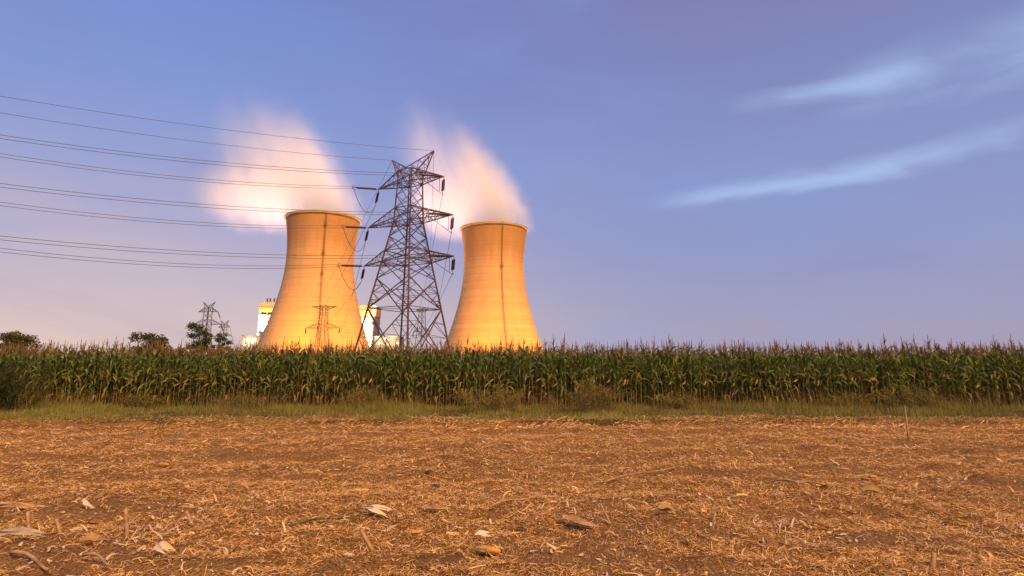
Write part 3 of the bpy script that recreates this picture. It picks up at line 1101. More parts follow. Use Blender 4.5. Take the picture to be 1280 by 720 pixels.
fp = {}
pa = spot_of(401.5, 346)
fp[-1] = far_pylon(pa, R(-8), 36.5, 8.0, 3.2, [(36.0, -1.9, 8.2), (23.0, 3.0, 11.0)], 'small flat topped pylon standing in front of the left cooling tower', waist=0.7)
pb = spot_of(526, 375)
fp[1] = far_pylon(pb, R(-35), 37.5, 8.0, 2.8, [(37.0, -1.8, 5.5), (22.5, 3.0, 7.5)], 'small flat topped pylon seen through the legs of the big pylon', waist=0.7)
pc = spot_of(254.5, 330)
fc_ = far_pylon(pc, R(-12), 34.0, 8.0, 2.8, [(31.3, 2.6, 6.4), (24.0, 3.2, 9.4), (16.0, 3.0, 8.0)], 'small horned pylon rising behind a green tree, left of the power plant', 4.2, waist=0.6, mat='steel')
pd = spot_of(277, 467)
fd_ = far_pylon(pd, R(-20), 33.5, 8.0, 2.8, [(31.0, 2.6, 6.2), (24.0, 3.0, 9.0)], 'smallest horned pylon standing farthest off beside the low plant building', 4.2, waist=0.6, mat='steel')
for s in (-1, 1):
    t, ends = fp[s]
    pos, rz = t.location, t.rotation_euler.z
    Mx = Matrix.Translation(pos) @ Matrix.Rotation(rz, 4, 'Z')
    for e in ends[2:]:
        insulator(t, e + Vector((0, 0, -0.2)), e + Vector((0.5 if e.x < 0 else -0.5, -0.6, -3.2)), 0.42, 8)
    for lv, e in ((0, ends[2]), (1, ends[3]), (2, ends[2] + Vector((0.6, 0, -3.0)))):
        a = tips[(lv, s)][1]
        b = Mx @ (e + Vector((0, -0.6, -3.0 if lv < 2 else 0)))
        wire('conductor', sag_curve(a, b, 4.0, 40), 0.045,
             f'wire from the {lname[lv]} {"left" if s < 0 else "right"} arm of the big pylon to a farther pylon', 'wires of the outgoing power line')
    b = Mx @ ends[0 if s < 0 else 1]
    wire('earth_wire', sag_curve(pw(peaks[s]), b, 3.0, 40), 0.036,
         f'thin wire dropping from the {"left" if s < 0 else "right"} peak of the big pylon to a farther pylon', 'wires of the outgoing power line')
Mc = Matrix.Translation(pc) @ Matrix.Rotation(R(-12), 4, 'Z')
Md = Matrix.Translation(pd) @ Matrix.Rotation(R(-20), 4, 'Z')
for k, nm in ((1, 'upper'), (3, 'lower')):
    a = Mc @ fc_[1][k]
    insulator(fc_[0], fc_[1][k], fc_[1][k] + Vector((0.9, 1.2, -3.4)), 0.34, 7)
    b = Md @ fd_[1][k]
    wire('conductor', sag_curve(a + Vector((0.9, 1.2, -3.4)), b, 6.0, 30), 0.07, f'thin wire from the {nm} arm of the small horned pylon to the one behind it', 'wires between the horned pylons')
    e = Vector((at(297 + k * 1.5, 440, 560).x, 560, 10.0))
    wire('conductor', sag_curve(b, e, 3.0, 30), 0.09, f'thin wire from the {nm} arm of the farthest pylon down to the plant', 'wires between the horned pylons')


# ------------------------------------------------------------------ trees beyond the corn
def leaf_cloud(clumps, n, size, flat=0.5, seed=1):
    rg = np.random.default_rng(seed)
    cl = np.array([c for c in clumps], float)          # x y z r
    wgt = cl[:, 3] ** 2.2
    k = rg.choice(len(cl), n, p=wgt / wgt.sum())
    d_ = rg.normal(size=(n, 3)); d_ /= np.linalg.norm(d_, axis=1)[:, None]
    rr = rg.random(n) ** 0.5
    P = cl[k, :3] + d_ * (rr * cl[k, 3])[:, None] * np.array([1, 1, 0.85])
    a = rg.normal(size=(n, 3)); a /= np.linalg.norm(a, axis=1)[:, None]
    b = np.cross(a, rg.normal(size=(n, 3))); b /= np.linalg.norm(b, axis=1)[:, None]
    sz = size * (0.6 + 0.8 * rg.random(n))[:, None]
    V = np.stack([P - a * sz, P + b * sz * flat, P + a * sz, P - b * sz * flat], 1).reshape(-1, 3)
    return V, np.arange(n * 4).reshape(n, 4)


def tree(px, Y, hgt, wid, label, mat, seed, n=5200, low=0.25):
    p = at(px, 440, Y)
    rg = random.Random(seed)
    t = empty('tree', (p.x, Y, 0.0), label, 'tree', 'trees beyond the corn')
    mb = MB()
    lean = rg.uniform(-0.2, 0.2)
    top = Vector((lean, 0.1, hgt * 0.72))
    mb.tube([(0, 0, 0), (lean * 0.4, 0, hgt * 0.25), (lean * 0.8, 0.05, hgt * 0.5), top], [hgt * 0.03, hgt * 0.024, hgt * 0.015, hgt * 0.005], 7)
    clumps = []
    for k in range(34):
        a = rg.uniform(0, 6.283)
        zz = rg.uniform(low, 0.93)
        spread = wid / 2 * math.sin(min(0.93, max(0.2, (zz - low + 0.10) / (1.05 - low))) * math.pi) ** 0.5
        rr = spread * rg.uniform(0.25, 1.0)
        q = Vector((rr * math.cos(a) + lean * zz, rr * math.sin(a), zz * hgt))
        s0 = rg.uniform(0.25, 0.6) * min(zz, 0.7)
        base = Vector((lean * s0, 0, hgt * s0))
        mb.tube([base, lerp(base, q, 0.55) + Vector((0, 0, -0.05 * hgt * rg.random())), q], [hgt * 0.009, hgt * 0.005, hgt * 0.002], 5)
        clumps.append((q.x, q.y, q.z, wid * rg.uniform(0.085, 0.17)))
    mb.build('trunk', M['bark'], t)
    V, f_ = leaf_cloud(clumps, n, 0.115 * (wid / 4) ** 0.4, 0.5, seed)
    link('crown', mesh_np('crown', V, f_), M[mat], t)
    return t


tree(13, 80, 6.2, 6.6, 'brown green tree at the left edge, its crown above the corn', 'tree_brown', 3, 8000, 0.12)
tree(182, 80, 6.0, 7.0, 'low brown green tree above the corn, well left of the small horned pylon', 'tree_brown', 7, 8000, 0.12)
tree(247, 90, 8.3, 5.4, 'green tree in front of the small horned pylon', 'tree', 12, 5200, 0.3)
tree(275, 96, 7.3, 3.8, 'slim dark tree in front of the smallest horned pylon', 'tree', 19, 3000, 0.3)


# ------------------------------------------------------------------ corn
def corn_variant(seed, ear, dry, lean, big=True):
    """one plant: separate meshes for its stalk, green leaves, dry leaves, tassel and ear"""
    rg = random.Random(seed)
    Hs = rg.uniform(2.02, 2.26)
    lx, ly = lean * rg.choice((-1, 1)), rg.uniform(-0.06, 0.06)
    def ax(z):
        q = z / Hs
        return Vector((lx * q * q, ly * q * q, z))
    st, lf, dl, ts, er = MB(), MB(), MB(), MB(), MB()
    st.tube([ax(Hs * i / 6) for i in range(7)], [0.014, 0.0135, 0.0125, 0.0115, 0.010, 0.007, 0.005], 6 if big else 4)
    plane = rg.uniform(0, math.pi)
    n = rg.randint(11, 14) if big else 9
    for i in range(n):
        q = (i + 0.5) / n
        z = Hs * (0.12 + 0.80 * q)
        a = plane + (i % 2) * math.pi + rg.uniform(-0.5, 0.5)
        is_dry = (q < dry and rg.random() < 0.7) or rg.random() < 0.03
        L = rg.uniform(0.62, 0.92) * (0.75 if q > 0.85 else 1.0) * (0.8 if q < 0.2 else 1)
        wmax = rg.uniform(0.095, 0.135) * (0.48 if is_dry else 1)
        rise = R(rg.uniform(66, 84)) if q > 0.6 else R(rg.uniform(54, 76))
        droop = rg.uniform(1.9, 3.1) if not is_dry else rg.uniform(2.8, 3.6)
        if q > 0.8:
            droop = rg.uniform(1.2, 2.4)
        if is_dry:
            rise = R(rg.uniform(5, 40))
        ns = 8 if big else 5
        p = ax(z)
        pts, sides, wd = [], [], []
        tw = rg.uniform(-0.7, 0.7)
        curl = rg.uniform(-0.5, 0.5)
        for k in range(ns + 1):
            u = k / ns
            e = rise - droop * (u ** 1.35) * 1.05
            h = a + curl * u
            pts.append(p.copy())
            sd = Vector((-math.sin(h), math.cos(h), 0))
            dv = Vector((math.cos(h) * math.cos(e), math.sin(h) * math.cos(e), math.sin(e)))
            up = dv.cross(sd)
            g = tw * u * 1.4
            sides.append((sd * math.cos(g) + up * math.sin(g)).normalized())
            wd.append(wmax * max(0.04, (min(1, 0.45 + 2.2 * u) * (1 - u ** 2.4))))
            p = p + dv * (L / ns)
        (dl if is_dry else lf).ribbon(pts, wd, sides, 0.32)
    # tassel: spike and side branches
    t0 = ax(Hs)
    th = rg.uniform(0.32, 0.66)
    sp_l = Vector((rg.uniform(-0.05, 0.05), rg.uniform(-0.04, 0.04), th))
    ts.tube([t0, t0 + sp_l * 0.5, t0 + sp_l], [0.008, 0.014, 0.008], 4)
    for k in range(rg.randint(4, 7) if big else 3):
        b = t0 + sp_l * rg.uniform(0.02, 0.4)
        a = rg.uniform(0, 6.283)
        le = rg.uniform(0.14, 0.27)
        o_ = rg.uniform(0.25, 0.62)
        m1 = b + Vector((math.cos(a) * le * o_ * 0.55, math.sin(a) * le * o_ * 0.55, le * 0.6))
        m2 = b + Vector((math.cos(a) * le * o_ * 1.2, math.sin(a) * le * o_ * 1.2, le * rg.uniform(0.75, 1.05)))
        ts.tube([b, m1, m2], [0.0065, 0.0105, 0.006], 3)
    if ear:
        for k in range(ear):
            z = rg.uniform(0.95, 1.3)
            a = rg.uniform(3.6, 5.8)          # faces the field
            tilt = R(rg.uniform(8, 35)) if rg.random() < 0.7 else R(rg.uniform(120, 155))
            b = ax(z)
            dv = Vector((math.cos(a) * math.sin(tilt), math.sin(a) * math.sin(tilt), math.cos(tilt)))
            le = rg.uniform(0.22, 0.30)
            b = b + Vector((math.cos(a), math.sin(a), 0)) * 0.03
            prof = [0.012, 0.023, 0.028, 0.026, 0.018, 0.007]
            er.tube([b + dv * le * i / 5 for i in range(6)], prof, 7)
            for h in range(3):
                hh = a + h * 2.1
                s_ = Vector((-math.sin(hh), math.cos(hh), 0))
                o_ = Vector((math.cos(hh), math.sin(hh), 0))
                er.ribbon([b + o_ * 0.028, b + dv * le * 0.55 + o_ * 0.04, b + dv * le * 1.0 + o_ * 0.06, b + dv * le * 1.22 + o_ * 0.10],
                          [0.03, 0.034, 0.018, 0.004], s_, 0.3)
    return st, lf, dl, ts, er


DESC = [(0, 0.10, 0.05, 'all green corn plant without an ear showing in the front row'),
        (1, 0.18, 0.10, 'green corn plant with one pale ear and few dry leaves in the front row'),
        (1, 0.38, 0.08, 'corn plant with one ear and many yellow dry lower leaves in the front row'),
        (2, 0.28, 0.12, 'corn plant with two tan ears and some dry leaves in the front row'),
        (1, 0.25, 0.45, 'leaning corn plant with one pale ear in the front row'),
        (0, 0.50, 0.15, 'corn plant dry and yellow half way up with no ear in the front row')]
PARTS = ('stalk', 'leaves', 'dry_leaves', 'tassel', 'ear')
PM = ('corn_stalk', 'corn_leaf', 'corn_dry', 'tassel', 'husk')
protos = []
for di, (ear, dry, lean, lab) in enumerate(DESC):
    for v in range(4):
        parts = corn_variant(100 + di * 10 + v, ear, dry, lean)
        meshes = []
        for nm, pm, mb in zip(PARTS, PM, parts):
            if mb.v:
                me = mb.mesh('corn_' + nm)
                me.materials.append(M[pm])
                meshes.append((nm, me))
        protos.append((lab, meshes))
weights = [5] * 4 + [6] * 4 + [5] * 4 + [4] * 4 + [2] * 4 + [2] * 4


def corn_plant(x, y, rz, sc_, k):
    lab, meshes = protos[k]
    r = empty('corn_plant', (x, y, gz(x, y) - 0.02), lab, 'corn plant', 'corn plants along the front of the field', rz)
    r.scale = (sc_, sc_, sc_)
    for nm, me in meshes:
        o = bpy.data.objects.new(nm, me)
        o.parent = r
        COL.objects.link(o)


rg = random.Random(77)
count = 0
ROW0 = 23.3
x = -23.2
while x < 23.2:
    k = rg.choices(range(len(protos)), weights)[0]
    corn_plant(x, ROW0 + rg.gauss(0, 0.06), rg.choice((0, math.pi)) + rg.uniform(-0.5, 0.5) if DESC[k // 4][0] == 0 else rg.uniform(-0.5, 0.5), rg.choice((rg.uniform(0.90, 1.02), rg.uniform(0.94, 1.03), rg.uniform(0.84, 0.95))), k)
    count += 1
    x += rg.uniform(0.13, 0.21) if rg.random() > 0.03 else 0.34

# every plant behind the front row: one field
VV, FF, MI = [], [], []
small = []
for v in range(10):
    parts = corn_variant(500 + v, v % 2, 0.22, 0.12, False)
    vs, fs, mi = [], [], []
    for pi, mb in enumerate(parts):
        b = len(vs)
        vs += mb.v
        for f in mb.f:
            f = tuple(i + b for i in f)
            if len(f) == 3:
                f = f + (f[2],)
            if len(f) == 4 and f[2] != f[3]:
                fs.append(f); mi.append(pi)
            elif len(f) == 4:
                fs.append((f[0], f[1], f[2], f[2])); mi.append(pi)
    ok = [i for i, f in enumerate(fs) if len(set(f)) == 4]
    small.append((np.array(vs), np.array([fs[i] for i in ok]), np.array([mi[i] for i in ok])))
base = 0
nr = np.random.default_rng(9)
for row in range(1, 26):
    y0 = ROW0 + row * 0.62 if row < 9 else ROW0 + 8 * 0.62 + (row - 8) * 1.5
    step = (0.19 if row < 5 else 0.26) if row < 9 else 0.5
    half = 24 + (y0 - 24) * 0.95
    for x in np.arange(-half, half, step):
        v, f, mi = small[nr.integers(len(small))]
        a = nr.uniform(0, 6.283)
        s = nr.uniform(0.84, 1.0)
        ca, sa = math.cos(a) * s, math.sin(a) * s
        xx, yy = x + nr.normal(0, 0.05), y0 + nr.normal(0, 0.06)
        VV.append(np.stack([v[:, 0] * ca - v[:, 1] * sa + xx, v[:, 0] * sa + v[:, 1] * ca + yy, v[:, 2] * s + 0.05], 1))
        FF.append(f + base); MI.append(mi)
        base += len(v)
me = mesh_np('corn_field', np.concatenate(VV), np.concatenate(FF))
for pm in PM:
    me.materials.append(M[pm])
me.polygons.foreach_set('material_index', np.concatenate(MI).astype(np.int32))
me.update()
tag(link('corn_field', me, M['corn_leaf']), 'dense rows of ripe corn filling the field behind the front row', 'corn', kind='stuff')


# ------------------------------------------------------------------ ribbons laid in numbers (straw, grass)
def ribbons(P, yaw, pitch, L, W, curve, arch, roll, nseg=3, taper=0.5):
    n = len(P)
    u = np.linspace(0, 1, nseg + 1)
    V = np.zeros((n, nseg + 1, 2, 3), np.float32)
    pos = P.copy()
    for i in range(nseg + 1):
        h = yaw + curve * u[i]
        e = pitch + arch * (u[i] - 0.5)
        dv = np.stack([np.cos(h) * np.cos(e), np.sin(h) * np.cos(e), np.sin(e)], 1)
        sd = np.stack([-np.sin(h), np.cos(h), np.zeros(n)], 1)
        up = np.cross(dv, sd)
        s = sd * np.cos(roll)[:, None] + up * np.sin(roll)[:, None]
        wv = (W * (1 - taper * u[i] ** 2) / 2)[:, None]
        V[:, i, 0] = pos - s * wv
        V[:, i, 1] = pos + s * wv
        pos = pos + dv * (L / nseg)[:, None]
    b = np.arange(n)[:, None] * (2 * (nseg + 1))
    F = []
    for i in range(nseg):
        F.append(np.stack([b[:, 0] + 2 * i, b[:, 0] + 2 * i + 1, b[:, 0] + 2 * i + 3, b[:, 0] + 2 * i + 2], 1))
    return V.reshape(-1, 3), np.concatenate(F)


def clumpy(x, y):
    c = 0.74 + 1.7 * vnoise(x * 0.5, y * 1.7, 1.0, 21) + 1.2 * vnoise(x, y * 1.5, 0.45, 22)
    c -= 0.35 * (np.exp(-((y - 9.4 - 0.05 * x) / 0.3) ** 2) + np.exp(-((y - 11.3 - 0.05 * x) / 0.3) ** 2))
    return np.clip(c, 0.06, 1.2)


def straw_layer(n, lmin, lmax, wmin, wmax, pw_, lift, seed, grow=0.0):
    g = np.random.default_rng(seed)
    y = 4.3 + (18.6 - 4.3) * g.random(n) ** pw_
    x = (g.random(n) * 2 - 1) * (y * 0.98 + 1.0)
    keep = g.random(n) < clumpy(x, y)
    x, y = x[keep], y[keep]
    n = len(x)
    far = 1 + grow * (y - 5) / 13
    L = (lmin + (lmax - lmin) * g.random(n) ** 2.2) * far
    W = (wmin + (wmax - wmin) * g.random(n) ** 2) * far
    z = height(x, y) + 0.004 + lift * g.random(n) ** 2
    pit = g.normal(0.08, 0.22, n)
    P = np.stack([x, y, z], 1)
    return ribbons(P, g.random(n) * 6.283, pit, L, W, g.normal(0, 0.6, n), -0.25 + g.normal(0, 0.4, n), g.normal(0, 0.6, n))


LAY = [straw_layer(520000, 0.02, 0.10, 0.0024, 0.0075, 1.3, 0.03, 1, 0.7),
       straw_layer(60000, 0.04, 0.13, 0.003, 0.010, 1.35, 0.045, 2, 0.2),
       straw_layer(4500, 0.05, 0.18, 0.010, 0.030, 1.3, 0.03, 3, 0.1)]
vs, fs, b = [], [], 0
for v, f in LAY:
    vs.append(v); fs.append(f + b); b += len(v)
tag(link('straw_litter', mesh_np('straw_litter', np.concatenate(vs), np.concatenate(fs)), M['straw']),
    'chopped dry corn straw strewn over the bare field', 'straw', kind='stuff')
g = np.random.default_rng(31)
EXTRA = []
# a little straw lying over the cobs, husks and dead leaves
for (px, py) in ((612, 698), (452, 622), (205, 585), (470, 653), (108, 641), (835, 653), (1093, 625), (604, 678), (202, 708), (22, 686), (728, 668), (545, 650), (25, 636), (985, 615), (118, 684), (800, 599), (640, 639), (1007, 606), (1034, 613), (1089, 605), (160, 670), (38, 670), (77, 667), (240, 666)):
    c = on_ground(px, py)
    nn = 12
    xx, yy = c.x + g.normal(0, 0.15, nn), c.y + g.normal(0, 0.06, nn)
    P = np.stack([xx, yy, height(xx, yy) + 0.02 + 0.03 * g.random(nn)], 1)
    EXTRA.append(ribbons(P, g.random(nn) * 6.283, g.normal(0.1, 0.25, nn), 0.04 + 0.12 * g.random(nn), 0.004 + 0.006 * g.random(nn), g.normal(0, 0.6, nn), g.normal(-0.3, 0.4, nn), g.normal(0, 0.6, nn)))
vs = [v for v, f in EXTRA]
fs, b = [], 0
for v, f in EXTRA:
    fs.append(f + b); b += len(v)
tag(link('loose_straw', mesh_np('loose_straw', np.concatenate(vs), np.concatenate(fs)), M['straw']), 'loose straw lying over the cobs and husks', 'straw', kind='stuff')
# pale scraps of husk
n = 3500
y = 4.5 + 14 * g.random(n) ** 1.2
x = (g.random(n) * 2 - 1) * (y * 0.98 + 1)
P = np.stack([x, y, height(x, y) + 0.02], 1)
v, f = ribbons(P, g.random(n) * 6.283, g.normal(0.1, 0.25, n), 0.02 + 0.09 * g.random(n) ** 2, 0.006 + 0.022 * g.random(n), g.normal(0, 0.6, n), g.normal(-0.5, 0.6, n), g.normal(0, 0.7, n))
for (px, py, nn, sp_) in ((187, 670, 130, 0.26), (975, 660, 90, 0.24), (1250, 668, 60, 0.3), (470, 585, 30, 0.3), (190, 563, 60, 0.4), (60, 560, 50, 0.5), (1110, 540, 90, 1.2), (1180, 537, 70, 1.0), (700, 640, 50, 0.4), (880, 575, 50, 0.5), (320, 640, 50, 0.4), (1000, 690, 50, 0.3)):
    c = on_ground(px, py)
    xx, yy = c.x + g.normal(0, sp_, nn), c.y + g.normal(0, sp_ * 0.7, nn)
    P = np.stack([xx, yy, height(xx, yy) + 0.025], 1)
    v2, f2 = ribbons(P, g.random(nn) * 6.283, g.normal(0.15, 0.3, nn), 0.03 + 0.12 * g.random(nn) ** 2, 0.006 + 0.018 * g.random(nn) ** 2, g.normal(0, 0.6, nn), g.normal(-0.5, 0.6, nn), g.normal(0, 0.6, nn))
    f = np.concatenate([f, f2 + len(v)]); v = np.concatenate([v, v2])
tag(link('husk_litter', mesh_np('husk_litter', v, f), M['pale_husk']), 'pale scraps of corn husk scattered among the straw', 'husk scraps', kind='stuff')

# straw heaped along the edge of the bank
n = 12000
x = (g.random(n) * 2 - 1) * 19.5
x = x[g.random(n) < np.clip(0.4 + 1.6 * vnoise(x, x * 0, 0.9, 77), 0.03, 1)]
n = len(x)
y = edge_y(x) - 0.2 + g.normal(0, 0.28, n)
P = np.stack([x, y, height(x, y) + 0.01 + 0.04 * g.random(n)], 1)
v, f = ribbons(P, g.normal(0, 0.7, n), g.normal(0.1, 0.3, n), 0.06 + 0.22 * g.random(n) ** 2, 0.008 + 0.022 * g.random(n) ** 2, g.normal(0, 0.8, n), g.normal(-0.5, 0.5, n), g.normal(0, 0.7, n))
tag(link('straw_windrow', mesh_np('straw_windrow', v, f), M['straw']), 'line of dry straw lying against the grassy bank', 'straw', kind='stuff')


# grass of the verge
def grass(n, y0, y1, lmin, lmax, seed, name, label, m, dense=None):
    g = np.random.default_rng(seed)
    x = (g.random(n) * 2 - 1) * 23.5
    e = edge_y(x)
    y = e + 0.25 + (y1 - e - 0.25) * g.random(n) ** y0
    cl = 0.55 + 1.3 * vnoise(x, y, 1.6, seed + 3) + 0.7 * vnoise(x, y, 0.5, seed + 4)
    keep = g.random(n) < np.clip(cl, 0.12, 1)
    x, y, cl = x[keep], y[keep], np.clip(cl[keep], 0.2, 1.2)
    n = len(x)
    L = (lmin + (lmax - lmin) * g.random(n) ** 1.6) * (0.18 + 1.25 * cl) * (0.6 + 0.4 * sstep(17.0, 20.5, y))
    P = np.stack([x, y, height(x, y) - 0.01], 1)
    v, f = ribbons(P, g.random(n) * 6.283, R(88) - np.abs(g.normal(0, 0.42, n)), L, 0.006 + 0.008 * g.random(n), g.normal(0, 0.5, n), -np.abs(g.normal(0.5, 0.5, n)), g.random(n) * 3, 3, 0.85)
    tag(link(name, mesh_np(name, v, f), m), label, 'grass', kind='stuff')


grass(150000, 0.95, 23.5, 0.05, 0.24, 51, 'verge_grass', 'rough green and brown grass on the bank before the corn', M['grass'])
grass(14000, 0.5, 23.6, 0.2, 0.75, 61, 'tall_verge_grass', 'taller dry grass at the foot of the corn', M['weed'])


M['dry_grass'] = leafy('dry_grass', [(0, (0.15, 0.075, 0.03)), (0.5, (0.30, 0.165, 0.06)), (1, (0.46, 0.29, 0.12))], 0.85, 0.2, 0.1)
grass(20000, 1.0, 18.2, 0.06, 0.22, 71, 'dry_verge_grass', 'reddish dry grass in patches along the lip of the bank', M['dry_grass'])
grass(5000, 0.45, 23.6, 0.2, 0.6, 83, 'tall_dry_grass', 'tall dry stems standing against the foot of the corn', M['dry_grass'])


# weed clumps and the dark bush
def weed(px, py, hgt, wid, m, label, seed, n=2600, name='weed_clump', cat='weed'):
    c = on_ground(px, py)
    z0 = gz(c.x, c.y)
    g = np.random.default_rng(seed)
    t = empty(name, (c.x, c.y, z0), label, cat, 'weeds along the verge')
    ns = 34
    mb = MB()
    tips_ = []
    for k in range(ns):
        a, rr = g.random() * 6.283, wid / 2 * g.random() ** 0.7
        b = Vector((rr * 0.5 * math.cos(a), rr * 0.4 * math.sin(a), 0))
        e = Vector((rr * 1.1 * math.cos(a), rr * 0.8 * math.sin(a), hgt * (0.55 + 0.45 * g.random()) * (1 - 0.35 * rr / (wid / 2))))
        mb.tube([b, lerp(b, e, 0.5) + Vector((0, 0, 0.08 * hgt)), e], [0.007, 0.005, 0.002], 4)
        tips_.append((b, e))
    mb.build('stem', M['corn_stalk'], t)
    k = g.integers(ns, size=n)
    u = 0.15 + 0.9 * g.random(n)
    B = np.array([tuple(q[0]) for q in tips_])[k]
    E = np.array([tuple(q[1]) for q in tips_])[k]
    P = B + (E - B) * u[:, None] + g.normal(0, 0.05, (n, 3)) * np.array([1.2, 1, 0.8])
    P[:, 2] = np.maximum(P[:, 2], 0.01)
    v, f = ribbons(P, g.random(n) * 6.283, g.normal(0.5, 0.5, n), 0.05 + 0.11 * g.random(n), 0.007 + 0.013 * g.random(n), g.normal(0, 0.6, n), g.normal(-0.6, 0.5, n), g.normal(0, 0.7, n), 2, 0.8)
    link('leaves', mesh_np('leaves', v, f), M[m], t)


weed(737, 519, 1.2, 2.6, 'weed', 'tall brownish weed clump before the corn, right of the cooling towers', 1, 4200)
weed(622, 519, 1.05, 2.8, 'weed', 'broad brownish weed clump before the corn, below the right cooling tower', 2, 4000)
weed(452, 514, 0.85, 1.9, 'weed', 'brownish weed clump before the corn, below the lit boiler house', 3, 2600)
weed(1143, 516, 0.95, 2.4, 'weed_yellow', 'yellow green weed clump before the corn, near the standing dry stalk', 4, 3600)
weed(1062, 512, 0.6, 1.6, 'weed_yellow', 'low yellow green weed clump between two taller clumps on the right', 5, 1800)
weed(846, 514, 0.6, 1.7, 'weed', 'low brown weed clump standing alone on the verge, right of the tallest clump', 6, 1800)
weed(300, 514, 0.6, 1.8, 'weed', 'low brown weed clump below the low plant building', 7, 1800)
weed(176, 512, 0.65, 1.6, 'weed_yellow', 'yellowish weed clump below the low brown green tree', 8, 1800)
weed(6, 517, 1.85, 2.4, 'bush', 'dark green bush before the corn at the left edge', 9, 9000, 'bush', 'bush')


# ------------------------------------------------------------------ things lying on the field
def lay(px, py, dz=0.0):
    c = on_ground(px, py)
    return Vector((c.x, c.y, gz(c.x, c.y) + dz))


def corn_cob(px, py, le, yaw, label, husk=True, bare=0.55):
    p = lay(px, py, 0.062)
    t = empty('corn_cob', p, label, 'corn cob', 'corn cobs lost on the field', yaw)
    prof = [(0.002, 0), (0.020, 0.03), (0.027, 0.15), (0.029, 0.4), (0.025, 0.7), (0.015, 0.92), (0.003, 1.0)]
    mb = MB()
    mb.tube([((z - 0.5) * le, 0, 0.004 * math.sin(z * 3)) for r, z in prof], [r * le / 0.2 for r, z in prof], 14)
    mb.build('cob', M['cob'], t, True)
    if husk:
        mb = MB()
        rg = random.Random(int(px))
        for k in range(5):
            a = k * 1.25 + rg.uniform(-0.3, 0.3)
            o = Vector((0, math.cos(a), math.sin(a) * 0.8 + 0.15))
            s_ = Vector((0, -math.sin(a), math.cos(a)))
            rr = 0.032 * le / 0.2
            reach = 0.5 - bare * rg.uniform(0.7, 1.0)
            pts = [Vector((-0.62 * le, 0, 0)) + o * rr * 0.4, Vector((-0.35 * le, 0, 0)) + o * rr, Vector((reach * 0.5 * le - 0.08 * le, 0, 0)) + o * rr * 1.15, Vector((reach * le, 0, 0)) + o * rr * (1.4 + rg.random())]
            mb.ribbon(pts, [0.02, 0.05, 0.055, 0.012], s_, 0.4)
        mb.build('husk', M['husk'], t)


corn_cob(612, 696, 0.22, R(-20), 'bright yellow corn cob with a brown husk at the bottom middle of the field')
corn_cob(452, 620, 0.21, R(12), 'orange corn cob lying left of the pale husk in mid field')
corn_cob(205, 583, 0.20, R(-15), 'orange corn cob far out on the left of the field')
corn_cob(1007, 604, 0.17, R(-28), 'small orange brown corn cob beside the pile of grey leaves')
corn_cob(1034, 611, 0.20, R(160), 'pale tipped corn cob between two other cobs on the right')
corn_cob(1089, 603, 0.18, R(-25), 'slim tan corn cob farthest right on the field')


def husk_leaf(px, py, le, wd, yaw, m, label, name='corn_husk', cat='corn husk', group='husks lying on the field', n=4, seed=1, lift=0.05):
    """a torn cup of husk: a few curled blades from one base"""
    p = lay(px, py, 0.045)
    rg = random.Random(seed)
    mb = MB()
    for k in range(n):
        a = rg.uniform(-0.6, 0.6)
        cur = rg.uniform(-0.2, 0.6)
        off, lf_, ph = rg.uniform(-0.03, 0.03), lift * rg.uniform(0.2, 0.8), rg.uniform(0, 1.2)
        pts, wds = [], []
        for i in range(7):
            u = i / 6
            pts.append(Vector((le * (u - 0.5), off + le * a * (u - 0.2) * 0.6 + 0.01 * math.sin(u * 7 + k), lf_ * math.sin(u * 3.4 + ph) * (0.7 + 0.5 * rg.random()) + 0.010 + 0.008 * k)))
            wds.append(wd * (0.25 + 0.75 * math.sin(min(1, u + 0.12) * 2.7)) * (1 - 0.9 * u ** 3) * rg.uniform(0.75, 1.05))
        roll = rg.uniform(-0.9, 0.9)
        ss = [Vector((0, math.cos(roll + 0.15 * i), math.sin(roll + 0.15 * i))) for i in range(7)]
        mb.ribbon(pts, wds, ss, cur)
    o = mb.build(name, M[m], None, True, p)
    o.rotation_euler = (0, 0, yaw)
    return tag(o, label, cat, group)


husk_leaf(470, 650, 0.30, 0.075, R(-12), 'white_husk', 'cupped cream husk right of the long green stem', seed=3)
husk_leaf(108, 638, 0.26, 0.06, R(-14), 'white_husk', 'pale twisted husk alone on the left of the field', seed=4, n=2)
husk_leaf(835, 651, 0.20, 0.075, R(10), 'husk', 'tan curled husk in the middle right of the field', seed=5)
husk_leaf(1093, 622, 0.26, 0.10, R(-22), 'husk', 'brown rolled husk just below the farthest right cob', seed=6)
husk_leaf(604, 676, 0.16, 0.07, R(15), 'white_husk', 'white scrap of husk above the bright yellow cob', seed=7, n=2)
husk_leaf(202, 705, 0.20, 0.07, R(-18), 'white_husk', 'cream curl of husk near the bottom left of the field', seed=8, n=3)
husk_leaf(22, 682, 0.46, 0.075, R(6), 'grey_leaf', 'wide grey dead leaf at the lower left edge', 'dead_leaf', 'dead leaf', 'dead leaves lying on the field', 2, 9, 0.06)
husk_leaf(728, 664, 0.42, 0.09, R(-28), 'brown_leaf', 'broad brown dead leaf bent over lower middle', 'dead_leaf', 'dead leaf', 'dead leaves lying on the field', 3, 10, 0.06)
husk_leaf(545, 648, 0.34, 0.05, R(-3), 'brown_leaf', 'dark brown dead leaf right of the cream husk', 'dead_leaf', 'dead leaf', 'dead leaves lying on the field', 2, 12, 0.04)
husk_leaf(25, 634, 0.60, 0.06, R(3), 'brown_leaf', 'long tan dead leaf at the left edge', 'dead_leaf', 'dead leaf', 'dead leaves lying on the field', 2, 13, 0.05)
husk_leaf(985, 612, 0.42, 0.06, R(8), 'grey_leaf', 'heap of grey dead leaves on the right of the field', 'dead_leaf', 'dead leaf', 'dead leaves lying on the field', 5, 14, 0.06)
